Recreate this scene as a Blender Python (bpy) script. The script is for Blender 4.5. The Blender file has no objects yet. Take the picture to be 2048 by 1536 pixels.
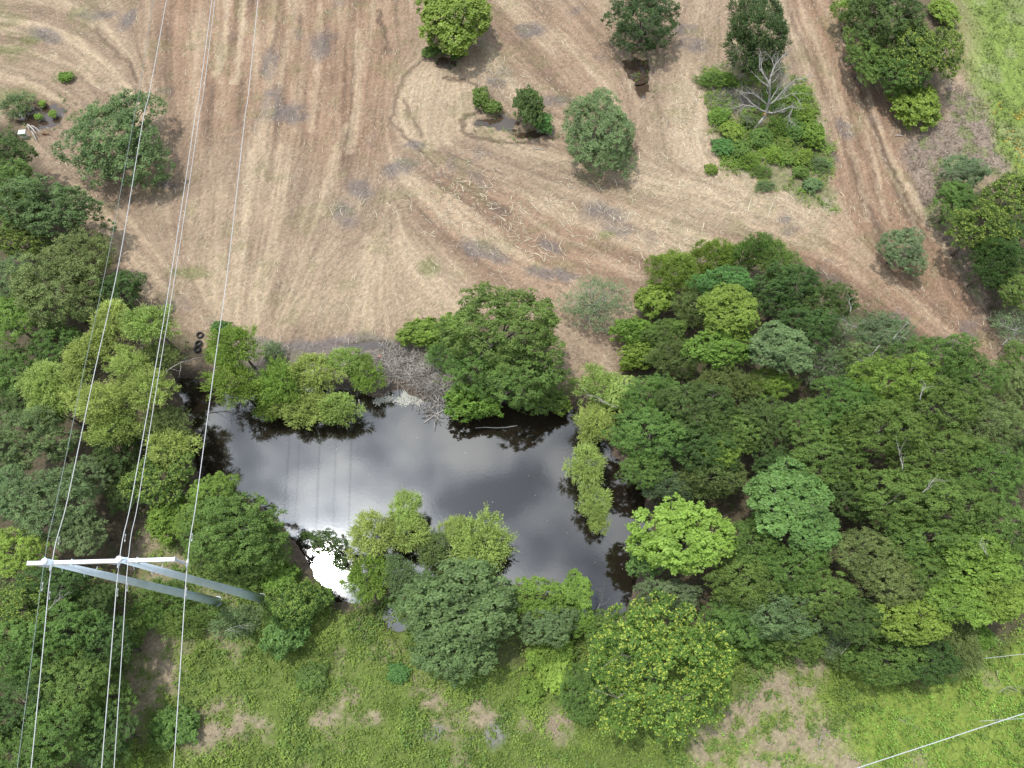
import bpy, math, random, time
import numpy as np
from mathutils import Vector, Matrix
T0 = time.time()
SC = bpy.context.scene
COL = SC.collection
rng = np.random.default_rng(7)
random.seed(7)

# ---------------------------------------------------------------- camera
CAM_H, PITCH, FPX = 60.0, math.radians(24.0), 1400.0
cam_d = bpy.data.cameras.new('camera')
cam = bpy.data.objects.new('camera', cam_d); COL.objects.link(cam)
cam.location = (0, 0, CAM_H); cam.rotation_euler = (PITCH, 0, 0)
cam_d.sensor_width = 36.0; cam_d.lens = FPX / 2048 * 36.0
cam_d.clip_start = 0.5; cam_d.clip_end = 3000
SC.camera = cam
SC.view_settings.view_transform = 'Standard'; SC.view_settings.look = 'None'
SC.view_settings.exposure = -0.06; SC.view_settings.gamma = 1.0
SC.view_settings.use_curve_mapping = False
SC.cycles.max_bounces = 6; SC.cycles.diffuse_bounces = 3; SC.cycles.glossy_bounces = 3
SC.cycles.transmission_bounces = 3; SC.cycles.caustics_reflective = False
SC.cycles.caustics_refractive = False; SC.cycles.sample_clamp_indirect = 4.0
SC.cycles.use_denoising = True

# ---------------------------------------------------------------- sun and sky
SUN = Vector((-0.267, 0.170, 1.0187)).normalized()
sun_el = math.asin(SUN.z); sun_az = math.atan2(SUN.x, SUN.y)
sd = bpy.data.lights.new('sun', 'SUN'); sun = bpy.data.objects.new('sun', sd); COL.objects.link(sun)
sun.rotation_euler = SUN.to_track_quat('Z', 'Y').to_euler()
sd.energy = 3.0; sd.angle = math.radians(1.3); sd.color = (1.0, 0.96, 0.90)

W = bpy.data.worlds.new('World'); SC.world = W; W.use_nodes = True
nt = W.node_tree; nt.nodes.clear(); L = nt.links.new
def wn(t, **k):
    n = nt.nodes.new(t)
    for a, b in k.items(): setattr(n, a, b)
    return n
def wmath(op, a, b=None, c=None):
    n = wn('ShaderNodeMath', operation=op)
    for i, v in enumerate((a, b, c)):
        if v is None: continue
        if hasattr(v, 'is_output'): L(v, n.inputs[i])
        else: n.inputs[i].default_value = v
    return n.outputs[0]
sky = wn('ShaderNodeTexSky', sky_type='NISHITA'); sky.sun_disc = False
sky.sun_elevation = sun_el; sky.sun_rotation = sun_az
tc = wn('ShaderNodeTexCoord')
sep = wn('ShaderNodeSeparateXYZ'); L(tc.outputs['Generated'], sep.inputs[0])
zc = wmath('MAXIMUM', sep.outputs[2], 0.06)
cx = wmath('DIVIDE', sep.outputs[0], zc); cy = wmath('DIVIDE', sep.outputs[1], zc)
cmb = wn('ShaderNodeCombineXYZ'); L(cx, cmb.inputs[0]); L(cy, cmb.inputs[1])
def wnoise(scale, detail, rough, dist, off=(0, 0, 0)):
    m = wn('ShaderNodeMapping'); L(cmb.outputs[0], m.inputs[0]); m.inputs['Location'].default_value = off
    n = wn('ShaderNodeTexNoise'); L(m.outputs[0], n.inputs['Vector'])
    n.inputs['Scale'].default_value = scale; n.inputs['Detail'].default_value = detail
    n.inputs['Roughness'].default_value = rough; n.inputs['Distortion'].default_value = dist
    return n.outputs['Fac']
n1 = wnoise(6.5, 6, 0.48, 0.6, (0.35, 0.1, 0))
n2 = wnoise(15, 7, 0.55, 0.6, (1.3, 2.1, 0))
# light falls off away from the veiled sun
dotn = wn('ShaderNodeVectorMath', operation='DOT_PRODUCT'); L(tc.outputs['Generated'], dotn.inputs[0])
dotn.inputs[1].default_value = SUN
ang = wmath('ARCCOSINE', wmath('MINIMUM', dotn.outputs['Value'], 0.99999))
glow = wmath('ADD', wmath('MULTIPLY', wmath('EXPONENT', wmath('MULTIPLY', ang, -1 / math.radians(2.6))), 13.0),
             wmath('MULTIPLY', wmath('EXPONENT', wmath('MULTIPLY', ang, -1 / math.radians(18))), 4.9))
glow = wmath('ADD', glow, 0.52)
dens = wmath('ADD', wmath('MULTIPLY', n1, 0.60), wmath('MULTIPLY', n2, 0.40))
# clear gaps in the cloud deck
def gap(x, y, r, depth):
    dx = wmath('SUBTRACT', cx, x); dy = wmath('SUBTRACT', cy, y)
    d2 = wmath('ADD', wmath('MULTIPLY', dx, dx), wmath('MULTIPLY', wmath('MULTIPLY', dy, dy), 2.0))
    return wmath('MULTIPLY', wmath('EXPONENT', wmath('MULTIPLY', d2, -1 / (r * r))), depth)
for g in ((-0.035, 0.265, 0.055, -0.20), (-0.11, 0.255, 0.035, -0.10), (0.035, 0.285, 0.04, -0.10), (-0.04, 0.34, 0.07, 0.07), (-0.13, 0.42, 0.12, -0.10), (-0.24, 0.27, 0.07, 0.06), (-0.38, 0.33, .08, -.07), (0.10, 0.31, 0.07, 0.05)):
    dens = wmath('ADD', dens, gap(*g))
mr = wn('ShaderNodeMapRange', interpolation_type='SMOOTHSTEP'); L(dens, mr.inputs['Value'])
mr.inputs['From Min'].default_value = 0.36; mr.inputs['From Max'].default_value = 0.62
cloud_b = wmath('MULTIPLY', wmath('ADD', wmath('MULTIPLY', mr.outputs[0], 1.00), 0.42), glow)
cc = wn('ShaderNodeMix', data_type='RGBA'); L(mr.outputs[0], cc.inputs['Factor'])
cc.inputs['A'].default_value = (0.76, 0.90, 1.10, 1); cc.inputs['B'].default_value = (0.97, 1.0, 1.0, 1)
cm = wn('ShaderNodeVectorMath', operation='SCALE'); L(cc.outputs['Result'], cm.inputs[0]); L(cloud_b, cm.inputs['Scale'])
bg1 = wn('ShaderNodeBackground'); L(sky.outputs[0], bg1.inputs[0]); bg1.inputs[1].default_value = 0.05
bg2 = wn('ShaderNodeBackground'); L(cm.outputs[0], bg2.inputs[0]); bg2.inputs[1].default_value = 1.0
add = wn('ShaderNodeAddShader'); L(bg1.outputs[0], add.inputs[0]); L(bg2.outputs[0], add.inputs[1])
wo = wn('ShaderNodeOutputWorld'); L(add.outputs[0], wo.inputs[0])
W.cycles.sampling_method = 'MANUAL'; W.cycles.sample_map_resolution = 512

# ---------------------------------------------------------------- helpers
cP, sP = math.cos(PITCH), math.sin(PITCH)
def at(px, py, z=0.0):
    """world point at height z seen at photograph pixel px, py"""
    u = (px - 1024) / FPX; v = (py - 768) / FPX
    d = (u, sP - v * cP, -(cP + v * sP)); t = (z - CAM_H) / d[2]
    return Vector((d[0] * t, d[1] * t, z))
def depth_at(px, py, z):
    v = (py - 768) / FPX
    return (CAM_H - z) / (cP + v * sP)
def tag(o, label=None, cat=None, group=None, kind=None):
    if label: o['label'] = label
    if cat: o['category'] = cat
    if group: o['group'] = group
    if kind: o['kind'] = kind
    return o
def empty(name, loc, rz=0.0):
    o = bpy.data.objects.new(name, None); COL.objects.link(o)
    o.location = loc; o.rotation_euler = (0, 0, rz); o.empty_display_size = 0.5
    return o
def link(name, me, mat=None, parent=None, loc=(0, 0, 0)):
    o = bpy.data.objects.new(name, me); COL.objects.link(o); o.location = loc
    if mat is not None and not me.materials: me.materials.append(mat)
    if parent: o.parent = parent
    return o
def mesh_np(name, V, F, attrs=None, colors=None, smooth=False):
    V = np.ascontiguousarray(V, dtype=np.float32); F = np.ascontiguousarray(F, dtype=np.int32)
    me = bpy.data.meshes.new(name); k = F.shape[1]
    me.vertices.add(len(V)); me.vertices.foreach_set('co', V.ravel())
    me.loops.add(F.size); me.loops.foreach_set('vertex_index', F.ravel())
    me.polygons.add(len(F))
    me.polygons.foreach_set('loop_start', np.arange(0, F.size, k, dtype=np.int32))
    me.polygons.foreach_set('loop_total', np.full(len(F), k, dtype=np.int32))
    if smooth: me.polygons.foreach_set('use_smooth', np.ones(len(F), dtype=bool))
    for n, a in (attrs or {}).items():
        at_ = me.attributes.new(n, 'FLOAT', 'POINT'); at_.data.foreach_set('value', np.ascontiguousarray(a, dtype=np.float32))
    for n, a in (colors or {}).items():
        at_ = me.attributes.new(n, 'FLOAT_COLOR', 'POINT')
        c = np.ones((len(V), 4), dtype=np.float32); c[:, :3] = a; at_.data.foreach_set('color', c.ravel())
    me.update(calc_edges=True)
    return me
class MB:
    """collects tubes, boxes and lathes into one mesh"""
    def __init__(s): s.v = []; s.f = []
    def tube(s, pts, rad, n=6, cap=True):
        pts = [Vector(p) for p in pts]
        if not hasattr(rad, '__len__'): rad = [rad] * len(pts)
        b0 = len(s.v); ref = None
        for i, p in enumerate(pts):
            d = (pts[min(i + 1, len(pts) - 1)] - pts[max(i - 1, 0)])
            d = d.normalized() if d.length > 1e-6 else Vector((0, 0, 1))
            if ref is None: ref = Vector((1, 0, 0)) if abs(d.x) < 0.9 else Vector((0, 1, 0))
            a = (ref - d * ref.dot(d)).normalized(); b = d.cross(a); ref = a
            for k in range(n):
                t = 2 * math.pi * k / n
                s.v.append(p + (a * math.cos(t) + b * math.sin(t)) * rad[i])
        for i in range(len(pts) - 1):
            for k in range(n):
                k2 = (k + 1) % n
                s.f.append((b0 + i * n + k, b0 + i * n + k2, b0 + (i + 1) * n + k2, b0 + (i + 1) * n + k))
        if cap:
            s.f.append(tuple(b0 + k for k in range(n))[::-1]); e = b0 + (len(pts) - 1) * n
            s.f.append(tuple(e + k for k in range(n)))
    def box(s, c, size, rot=None):
        b0 = len(s.v); c = Vector(c); R = rot or Matrix.Identity(3)
        for x in (-.5, .5):
            for y in (-.5, .5):
                for z in (-.5, .5):
                    s.v.append(c + R @ Vector((x * size[0], y * size[1], z * size[2])))
        for q in ((0, 1, 3, 2), (4, 6, 7, 5), (0, 4, 5, 1), (2, 3, 7, 6), (0, 2, 6, 4), (1, 5, 7, 3)):
            s.f.append(tuple(b0 + i for i in q))
    def lathe(s, c, prof, n=16, axis=None):
        """prof: list of (radius, height) along axis"""
        b0 = len(s.v); c = Vector(c); R = axis or Matrix.Identity(3)
        for (r, h) in prof:
            for k in range(n):
                t = 2 * math.pi * k / n
                s.v.append(c + R @ Vector((r * math.cos(t), r * math.sin(t), h)))
        for i in range(len(prof) - 1):
            for k in range(n):
                k2 = (k + 1) % n
                s.f.append((b0 + i * n + k, b0 + i * n + k2, b0 + (i + 1) * n + k2, b0 + (i + 1) * n + k))
    def build(s, name, mat, parent=None, loc=(0, 0, 0), smooth=True):
        me = bpy.data.meshes.new(name); me.from_pydata([tuple(p) for p in s.v], [], s.f)
        if smooth: me.polygons.foreach_set('use_smooth', [True] * len(me.polygons))
        me.update()
        return link(name, me, mat, parent, loc)

# ---------------------------------------------------------------- materials
def newmat(name):
    m = bpy.data.materials.new(name); m.use_nodes = True; m.node_tree.nodes.clear()
    return m, m.node_tree
def nd(t, typ, **k):
    n = t.nodes.new(typ)
    for a, b in k.items(): setattr(n, a, b)
    return n
def plain(name, colr, rough=0.7, metal=0.0, var=0.25, scale=3.0, bump=0.2):
    m, t = newmat(name)
    o = nd(t, 'ShaderNodeOutputMaterial'); p = nd(t, 'ShaderNodeBsdfPrincipled')
    tcn = nd(t, 'ShaderNodeTexCoord'); n = nd(t, 'ShaderNodeTexNoise'); n.inputs['Scale'].default_value = scale; n.inputs['Detail'].default_value = 5
    t.links.new(tcn.outputs['Object'], n.inputs['Vector'])
    r = nd(t, 'ShaderNodeValToRGB'); t.links.new(n.outputs['Fac'], r.inputs[0])
    r.color_ramp.elements[0].position = .3; r.color_ramp.elements[1].position = .7
    r.color_ramp.elements[0].color = tuple(c * (1 - var) for c in colr) + (1,)
    r.color_ramp.elements[1].color = tuple(min(1, c * (1 + var)) for c in colr) + (1,)
    t.links.new(r.outputs[0], p.inputs['Base Color'])
    p.inputs['Roughness'].default_value = rough; p.inputs['Metallic'].default_value = metal
    b = nd(t, 'ShaderNodeBump'); b.inputs['Strength'].default_value = bump; b.inputs['Distance'].default_value = 0.02
    t.links.new(n.outputs['Fac'], b.inputs['Height']); t.links.new(b.outputs[0], p.inputs['Normal'])
    t.links.new(p.outputs[0], o.inputs[0])
    return m
def leafmat(name, lo, hi, tip=None, tip_at=0.88, transl=0.3, spec=0.25):
    m, t = newmat(name); Lk = t.links.new
    o = nd(t, 'ShaderNodeOutputMaterial'); p = nd(t, 'ShaderNodeBsdfPrincipled')
    a = nd(t, 'ShaderNodeAttribute', attribute_name='tint'); r = nd(t, 'ShaderNodeValToRGB'); Lk(a.outputs['Fac'], r.inputs[0])
    e = r.color_ramp.elements; e[0].position = 0.05; e[0].color = tuple(lo) + (1,)
    e[1].position = 0.8; e[1].color = tuple(hi) + (1,)
    if tip:
        x = e.new(tip_at); x.color = tuple(tip) + (1,)
    oi = nd(t, 'ShaderNodeObjectInfo'); hs = nd(t, 'ShaderNodeHueSaturation'); Lk(r.outputs[0], hs.inputs['Color'])
    mrh = nd(t, 'ShaderNodeMapRange'); Lk(oi.outputs['Random'], mrh.inputs['Value']); mrh.inputs['To Min'].default_value = .485; mrh.inputs['To Max'].default_value = .512
    Lk(mrh.outputs[0], hs.inputs['Hue'])
    g = nd(t, 'ShaderNodeNewGeometry'); nz = nd(t, 'ShaderNodeTexNoise'); nz.inputs['Scale'].default_value = 0.55; nz.inputs['Detail'].default_value = 3
    Lk(g.outputs['Position'], nz.inputs['Vector'])
    mrv = nd(t, 'ShaderNodeMapRange'); Lk(nz.outputs['Fac'], mrv.inputs['Value']); mrv.inputs['From Min'].default_value = .3; mrv.inputs['From Max'].default_value = .7
    mrv.inputs['To Min'].default_value = .82; mrv.inputs['To Max'].default_value = 1.22
    Lk(mrv.outputs[0], hs.inputs['Value'])
    Lk(hs.outputs[0], p.inputs['Base Color']); p.inputs['Roughness'].default_value = .5
    p.inputs['Specular IOR Level'].default_value = spec
    tr = nd(t, 'ShaderNodeBsdfTranslucent'); Lk(hs.outputs[0], tr.inputs['Color'])
    mx = nd(t, 'ShaderNodeMixShader'); mx.inputs[0].default_value = transl
    Lk(p.outputs[0], mx.inputs[1]); Lk(tr.outputs[0], mx.inputs[2]); Lk(mx.outputs[0], o.inputs[0])
    return m
LM = {
 'dark':   leafmat('leaf_dark',   (0.037, 0.071, 0.018), (0.113, 0.187, 0.046)),
 'deep':   leafmat('leaf_deep',   (0.028, 0.055, 0.016), (0.084, 0.143, 0.043)),
 'sage':   leafmat('leaf_sage',   (0.066, 0.110, 0.037), (0.185, 0.273, 0.093)),
 'mid':    leafmat('leaf_mid',    (0.061, 0.112, 0.023), (0.178, 0.286, 0.062)),
 'bright': leafmat('leaf_bright', (0.093, 0.160, 0.023), (0.251, 0.381, 0.065)),
 'pale':   leafmat('leaf_pale',   (0.082, 0.128, 0.048), (0.209, 0.299, 0.117)),
 'willow': leafmat('leaf_willow', (0.152, 0.209, 0.033), (0.437, 0.561, 0.153)),
 'olive':  leafmat('leaf_olive',  (0.088, 0.123, 0.033), (0.226, 0.297, 0.095)),
 'lime':   leafmat('leaf_lime',   (0.142, 0.237, 0.031), (0.328, 0.490, 0.087)),
 'blue':   leafmat('leaf_blue',   (0.061, 0.130, 0.029), (0.180, 0.341, 0.090)),
 'grey':   leafmat('leaf_grey',   (0.100, 0.149, 0.061), (0.237, 0.319, 0.153)),
 'ytip':   leafmat('leaf_ytip',   (0.059, 0.119, 0.020), (0.190, 0.319, 0.053), (.44, .49, .075), .90),
 'dtip':   leafmat('leaf_dtip',   (0.047, 0.090, 0.018), (0.150, 0.243, 0.048), (0.329, 0.409, 0.065), .93),
 'red':    leafmat('leaf_red',    (0.081, 0.143, 0.024), (0.223, 0.330, 0.061), (0.314, 0.220, 0.082), .86),
}
M_BARK = plain('bark', (.17, .15, .125), .85, var=.35, scale=4)
M_DEAD = plain('dead_wood', (.37, .345, .315), .8, var=.28, scale=5)
M_TWIG = plain('grey_twig', (.33, .30, .27), .85, var=.35, scale=3)
M_STRAW = plain('straw_stick', (.50, .42, .29), .8, var=.35, scale=.6)
M_GALV = plain('skylit_galvanised_steel', (.66, .78, .88), .5, .0, var=.08, scale=1.3, bump=.05)  # blue skylight on the shaded pole sides is put into this colour
M_WHITE = plain('sunlit_steel_and_white_plastic', (.72, .74, .76), .5, .0, var=.06, scale=2)  # galvanised steel with its sunlit white put into the colour; also white plastic
M_WIRE = plain('aluminium_wire', (.52, .53, .53), .5, .1, var=.08, scale=2, bump=0)
M_WIRED = plain('dull_shield_wire', (.22, .27, .25), .6, .2, var=.1, scale=2, bump=0)
M_PORC = plain('insulator_porcelain', (.55, .56, .57), .3, var=.1)
M_RUB = plain('tyre_rubber', (.022, .022, .024), .75, var=.3)
M_RED = plain('faded_red_plastic', (.45, .12, .08), .6, var=.2)
M_ORANGE = plain('fresh_broken_wood', (.50, .24, .08), .8, var=.2)

# ---------------------------------------------------------------- numpy noise
def vnoise(X, Y, scale, seed):
    r = np.random.default_rng(seed); n = 256; G = r.random((n, n)).astype(np.float32)
    x = X / scale + 1000.37; y = Y / scale + 1000.71
    xi = np.floor(x).astype(np.int64); yi = np.floor(y).astype(np.int64)
    fx = x - xi; fy = y - yi; fx = fx * fx * (3 - 2 * fx); fy = fy * fy * (3 - 2 * fy)
    a = G[xi % n, yi % n]; b = G[(xi + 1) % n, yi % n]; c = G[xi % n, (yi + 1) % n]; d = G[(xi + 1) % n, (yi + 1) % n]
    return (a * (1 - fx) + b * fx) * (1 - fy) + (c * (1 - fx) + d * fx) * fy
def fbm(X, Y, scale, seed, oct=4):
    s = 0; w = 1; tw = 0
    for i in range(oct):
        s = s + vnoise(X, Y, scale, seed + i * 13) * w; tw += w; w *= .55; scale *= .5
    return s / tw
def sstep(a, b, x):
    t = np.clip((x - a) / (b - a), 0, 1); return t * t * (3 - 2 * t)
def wpoly(pts): return np.array([at(*p)[:2] for p in pts])
def inside(X, Y, P):
    r = np.zeros(X.shape, bool); n = len(P)
    for i in range(n):
        x0, y0 = P[i]; x1, y1 = P[(i + 1) % n]
        if y0 == y1: continue
        c = (Y >= min(y0, y1)) & (Y < max(y0, y1)) & (X < (x1 - x0) * (Y - y0) / (y1 - y0) + x0)
        r ^= c
    return r
def segdist(X, Y, P, closed=True):
    d = np.full(X.shape, 1e9); n = len(P)
    for i in range(n if closed else n - 1):
        x0, y0 = P[i]; x1, y1 = P[(i + 1) % n]; dx, dy = x1 - x0, y1 - y0
        t = np.clip(((X - x0) * dx + (Y - y0) * dy) / (dx * dx + dy * dy + 1e-9), 0, 1)
        d = np.minimum(d, (X - x0 - t * dx) ** 2 + (Y - y0 - t * dy) ** 2)
    return np.sqrt(d)
def sdist(X, Y, P):
    """positive inside the polygon"""
    d = segdist(X, Y, P); return np.where(inside(X, Y, P), d, -d)

# ================================================================ THE GROUND
POND = wpoly([(345,745),(400,765),(470,790),(560,775),(640,770),(700,775),(745,790),(800,778),(860,800),(900,785),(935,790),
    (1000,800),(1070,790),(1130,805),(1165,825),(1200,870),(1245,930),(1290,985),(1305,1050),(1292,1120),(1272,1180),(1245,1238),(1185,1235),
    (1120,1195),(1040,1172),(960,1172),(850,1165),(780,1165),(715,1205),(672,1203),(620,1140),(575,1065),(520,1012),(455,972),(400,962),(372,905),(385,860),(362,800)])
PUDDLES = [ # px, py, radius x, radius y in metres
    (893,124,1.15,.85), (1272,138,1.5,1.9), (1284,172,.9,1.6), (998,246,2.5,1.1), (1066,266,2.4,.9), (86,230,2.6,2.1), (778,1222,.9,1.3), (735,1275,.5,.5), (800,1250,.7,.5), (862,1470,.35,.25), (730,690,2.2,.45)]
# one sheet: fine in view, widening towards the horizon
def axis(a, b, step, far):
    m = np.arange(a, b + step * .5, step); out = [m]; lo = [a]; hi = [b]; s = step
    while hi[-1] < far: s *= 1.35; hi.append(hi[-1] + s); lo.append(lo[-1] - s)
    return np.concatenate([np.array(lo[1:])[::-1], m, np.array(hi[1:])])
gx = axis(-66, 66, .2, 900); gy = axis(-12, 88, .2, 900)
X, Y = np.meshgrid(gx, gy, indexing='ij')
wX = X + (fbm(X, Y, 2.5, 11) - .5) * 2.0; wY = Y + (fbm(X, Y, 2.5, 51) - .5) * 2.0   # wavering edges
w2X = X + (fbm(X, Y, 1.0, 12, 3) - .5) * .9; w2Y = Y + (fbm(X, Y, 1.0, 52, 3) - .5) * .9

# mowing directions
GUIDES = [
 [(420,-60),(415,100),(400,300),(385,450),(372,560)], [(560,-60),(555,150),(535,330),(520,450),(500,600)], [(650,-60),(650,150),(635,330),(600,470),(560,620)],
 [(760,-60),(762,150),(745,330),(690,440),(620,560)], [(480,-60),(478,150),(468,330),(455,450),(440,620)],[(330,-60),(325,100),(330,250),(345,450)],
 [(-60,20),(60,45),(150,75),(230,140),(285,230),(305,300)], [(-60,90),(50,100),(150,140),(240,210),(290,270)], [(-60,160),(60,190),(150,250)],
 [(80,350),(170,410),(240,490),(290,570),(350,640)], [(140,380),(220,450),(290,530),(350,600),(420,650)], [(230,400),(300,490),(360,570)],
 [(770,470),(745,540),(735,650)], [(790,470),(820,550),(865,620)], [(800,470),(870,530),(940,590)], [(760,475),(690,550),(650,650)],[(740,470),(640,540),(560,650)],
 [(850,110),(800,160),(786,230),(800,270),(840,300)], [(900,150),(880,220),(860,280)],[(930,150),(950,220),(1000,290)],
 [(790,330),(880,400),(960,490),(1100,560)], [(870,320),(1000,390),(1120,470),(1240,520)], [(900,290),(1080,350),(1250,420),(1450,500)], [(1000,290),(1200,350),(1400,420),(1600,500),(1700,560)],
 [(1000,30),(1080,110),(1150,180)], [(1050,-20),(1150,80),(1220,160)], [(1100,300),(1250,330),(1420,380),(1560,430),(1650,470)],
 [(1400,-40),(1385,100),(1370,250),(1400,340)], [(1330,100),(1320,250),(1330,340)],
 [(1590,-60),(1660,110),(1700,250),(1740,400),(1800,480),(1880,600)], [(1640,-60),(1710,110),(1770,260),(1830,400),(1900,520),(1960,610)],
 [(1560,450),(1700,500),(1800,590),(1900,680)], [(1640,540),(1750,600),(1860,680),(1960,740)],[(1690,330),(1720,420),(1740,480)],
]
us, vs, gxs, gys = [], [], [], []
for g in GUIDES:
    P = [at(*p) for p in g]
    for a, b in zip(P[:-1], P[1:]):
        d = b - a; th = math.atan2(d.y, d.x) * 2; k = max(1, int(d.length / 4))
        for i in range(k):
            q = a + d * ((i + .5) / k); gxs.append(q.x); gys.append(q.y); us.append(math.cos(th)); vs.append(math.sin(th))
cxs = np.arange(-70, 71, 2.0); cys = np.arange(-16, 93, 2.0); CX, CY = np.meshgrid(cxs, cys, indexing='ij')
D2 = (CX[..., None] - np.array(gxs)) ** 2 + (CY[..., None] - np.array(gys)) ** 2 + .6
wgt = D2 ** -1.7; U = (wgt * np.array(us)).sum(-1) / wgt.sum(-1); Vv = (wgt * np.array(vs)).sum(-1) / wgt.sum(-1)
TH = np.arctan2(Vv, U) / 2; DU, DV = np.cos(TH), np.sin(TH)
def flow(x, y):
    i = np.clip(((x + 70) / 2).round().astype(int), 0, len(cxs) - 1); j = np.clip(((y + 16) / 2).round().astype(int), 0, len(cys) - 1)
    fx = np.clip((x + 70) / 2, 0, len(cxs) - 1.001); fy = np.clip((y + 16) / 2, 0, len(cys) - 1.001)
    i = fx.astype(int); j = fy.astype(int); a = fx - i; b = fy - j
    c2 = np.cos(2 * TH); s2 = np.sin(2 * TH)
    def bl(G): return (G[i, j] * (1 - a) + G[i + 1, j] * a) * (1 - b) + (G[i, j + 1] * (1 - a) + G[i + 1, j + 1] * a) * b
    t = np.arctan2(bl(s2), bl(c2)) / 2
    return np.cos(t), np.sin(t)
# smear noise along the mowing direction on a regular grid
S = .2; lx = np.arange(-66, 66.1, S); ly = np.arange(-12, 88.1, S); LX, LY = np.meshgrid(lx, ly, indexing='ij')
FU, FV = flow(LX, LY); FU = FU.astype(np.float32); FV = FV.astype(np.float32)
def lic(N, steps, h):
    acc = N.copy(); cnt = 1
    for sgn in (1, -1):
        x = np.broadcast_to(np.arange(len(lx))[:, None], N.shape).astype(np.float32).copy(); y = np.broadcast_to(np.arange(len(ly))[None], N.shape).astype(np.float32).copy()
        pu = FU * sgn; pv = FV * sgn
        for k in range(steps):
            x = np.clip(x + pu * h / S, 0, len(lx) - 1); y = np.clip(y + pv * h / S, 0, len(ly) - 1)
            i = x.round().astype(np.int32); j = y.round().astype(np.int32); acc += N[i, j]; cnt += 1
            nu = FU[i, j]; nv = FV[i, j]; s = np.where(nu * pu + nv * pv < 0, -1, 1); pu = nu * s; pv = nv * s
    a = acc / cnt; return (a - a.mean()) / a.std()
def regrid(A):
    i = np.clip(((X + 66) / S).round().astype(int), 0, len(lx) - 1); j = np.clip(((Y + 12) / S).round().astype(int), 0, len(ly) - 1)
    return A[i, j]
N0 = rng.random(LX.shape).astype(np.float32)
N1 = vnoise(LX, LY, .75, 3).astype(np.float32)
N2 = vnoise(LX, LY, 1.6, 5).astype(np.float32)
Lf = regrid(lic(N0, 10, .2)); Lm = regrid(lic(N1, 26, .3)); Lw = regrid(lic(N2, 32, .5))

def band(pts, width, soft=.5):
    d = segdist(w2X, w2Y, wpoly(pts), False); return 1 - sstep(width * (1 - soft), width * (1 + soft), d)
def blob(px, py, rx, ry, ang=0, k=.45):
    c = at(px, py); dx = w2X - c.x; dy = w2Y - c.y; a = math.radians(ang)
    q = np.sqrt(((dx * math.cos(a) + dy * math.sin(a)) / rx) ** 2 + ((-dx * math.sin(a) + dy * math.cos(a)) / ry) ** 2)
    return 1 - sstep(1 - k, 1 + k, q)
def zone(pts, soft=.8): return sstep(-soft, soft, sdist(wX, wY, wpoly(pts)))
C = lambda *c: np.array(c, dtype=np.float32)
def mix(A, B, m): return A + (B - A) * m[..., None]
f1 = fbm(X, Y, 9, 101); f2 = fbm(X, Y, 3, 102); f3 = fbm(X, Y, .9, 103, 3); fine = rng.random(X.shape) - .5
dirt = C(.140, .096, .068); red = C(.262, .162, .104); straw = C(.390, .300, .204); tan = C(.278, .204, .142); grey = C(.140, .120, .112)
gcol = np.broadcast_to(tan, X.shape + (3,)).copy()
# broad areas of the mown field
brown = zone([(300,-80),(840,-80),(800,150),(760,320),(640,330),(560,260),(400,280),(300,160)], 4) * .75
brown = np.maximum(brown, zone([(880,330),(1120,420),(1300,420),(1320,560),(1120,590),(960,560),(840,430)], 3) * .7)
brown = np.maximum(brown, zone([(1560,-80),(1680,-60),(1850,400),(1990,640),(1960,800),(1600,600),(1450,480),(1640,440),(1660,250)], 2) * .85)
brown = np.maximum(brown, zone([(960,0),(1200,0),(1250,200),(1120,220),(1000,110)], 3) * .45)
gcol = mix(gcol, red * .97, np.clip(brown * (.55 + .55 * f2), 0, 1))
gcol = mix(gcol, dirt, np.clip(sstep(-.1, 1.6, -Lm * .6 - Lw * .6) * .72 * (.4 + brown), 0, 1))
st = sstep(.1, 1.8, Lw * .95 + Lm * .35) * (.75 - .25 * brown); gcol = mix(gcol, straw, st)
gcol = mix(gcol, straw * .98, zone([(850,115),(800,160),(780,240),(800,290),(850,300),(900,290),(960,260),(970,200),(930,160),(900,135)], 1) * .72)
gcol = mix(gcol, straw * .98, zone([(760,470),(830,480),(900,540),(950,600),(900,640),(640,660),(560,640),(640,560)], 2.5) * .55)
gcol = mix(gcol, straw, zone([(1370,130),(1420,160),(1430,330),(1380,340),(1330,240)], 1.5) * .6)
gcol = mix(gcol, straw, zone([(1250,330),(1450,380),(1500,480),(1330,440)], 2.5) * .45)
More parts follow.
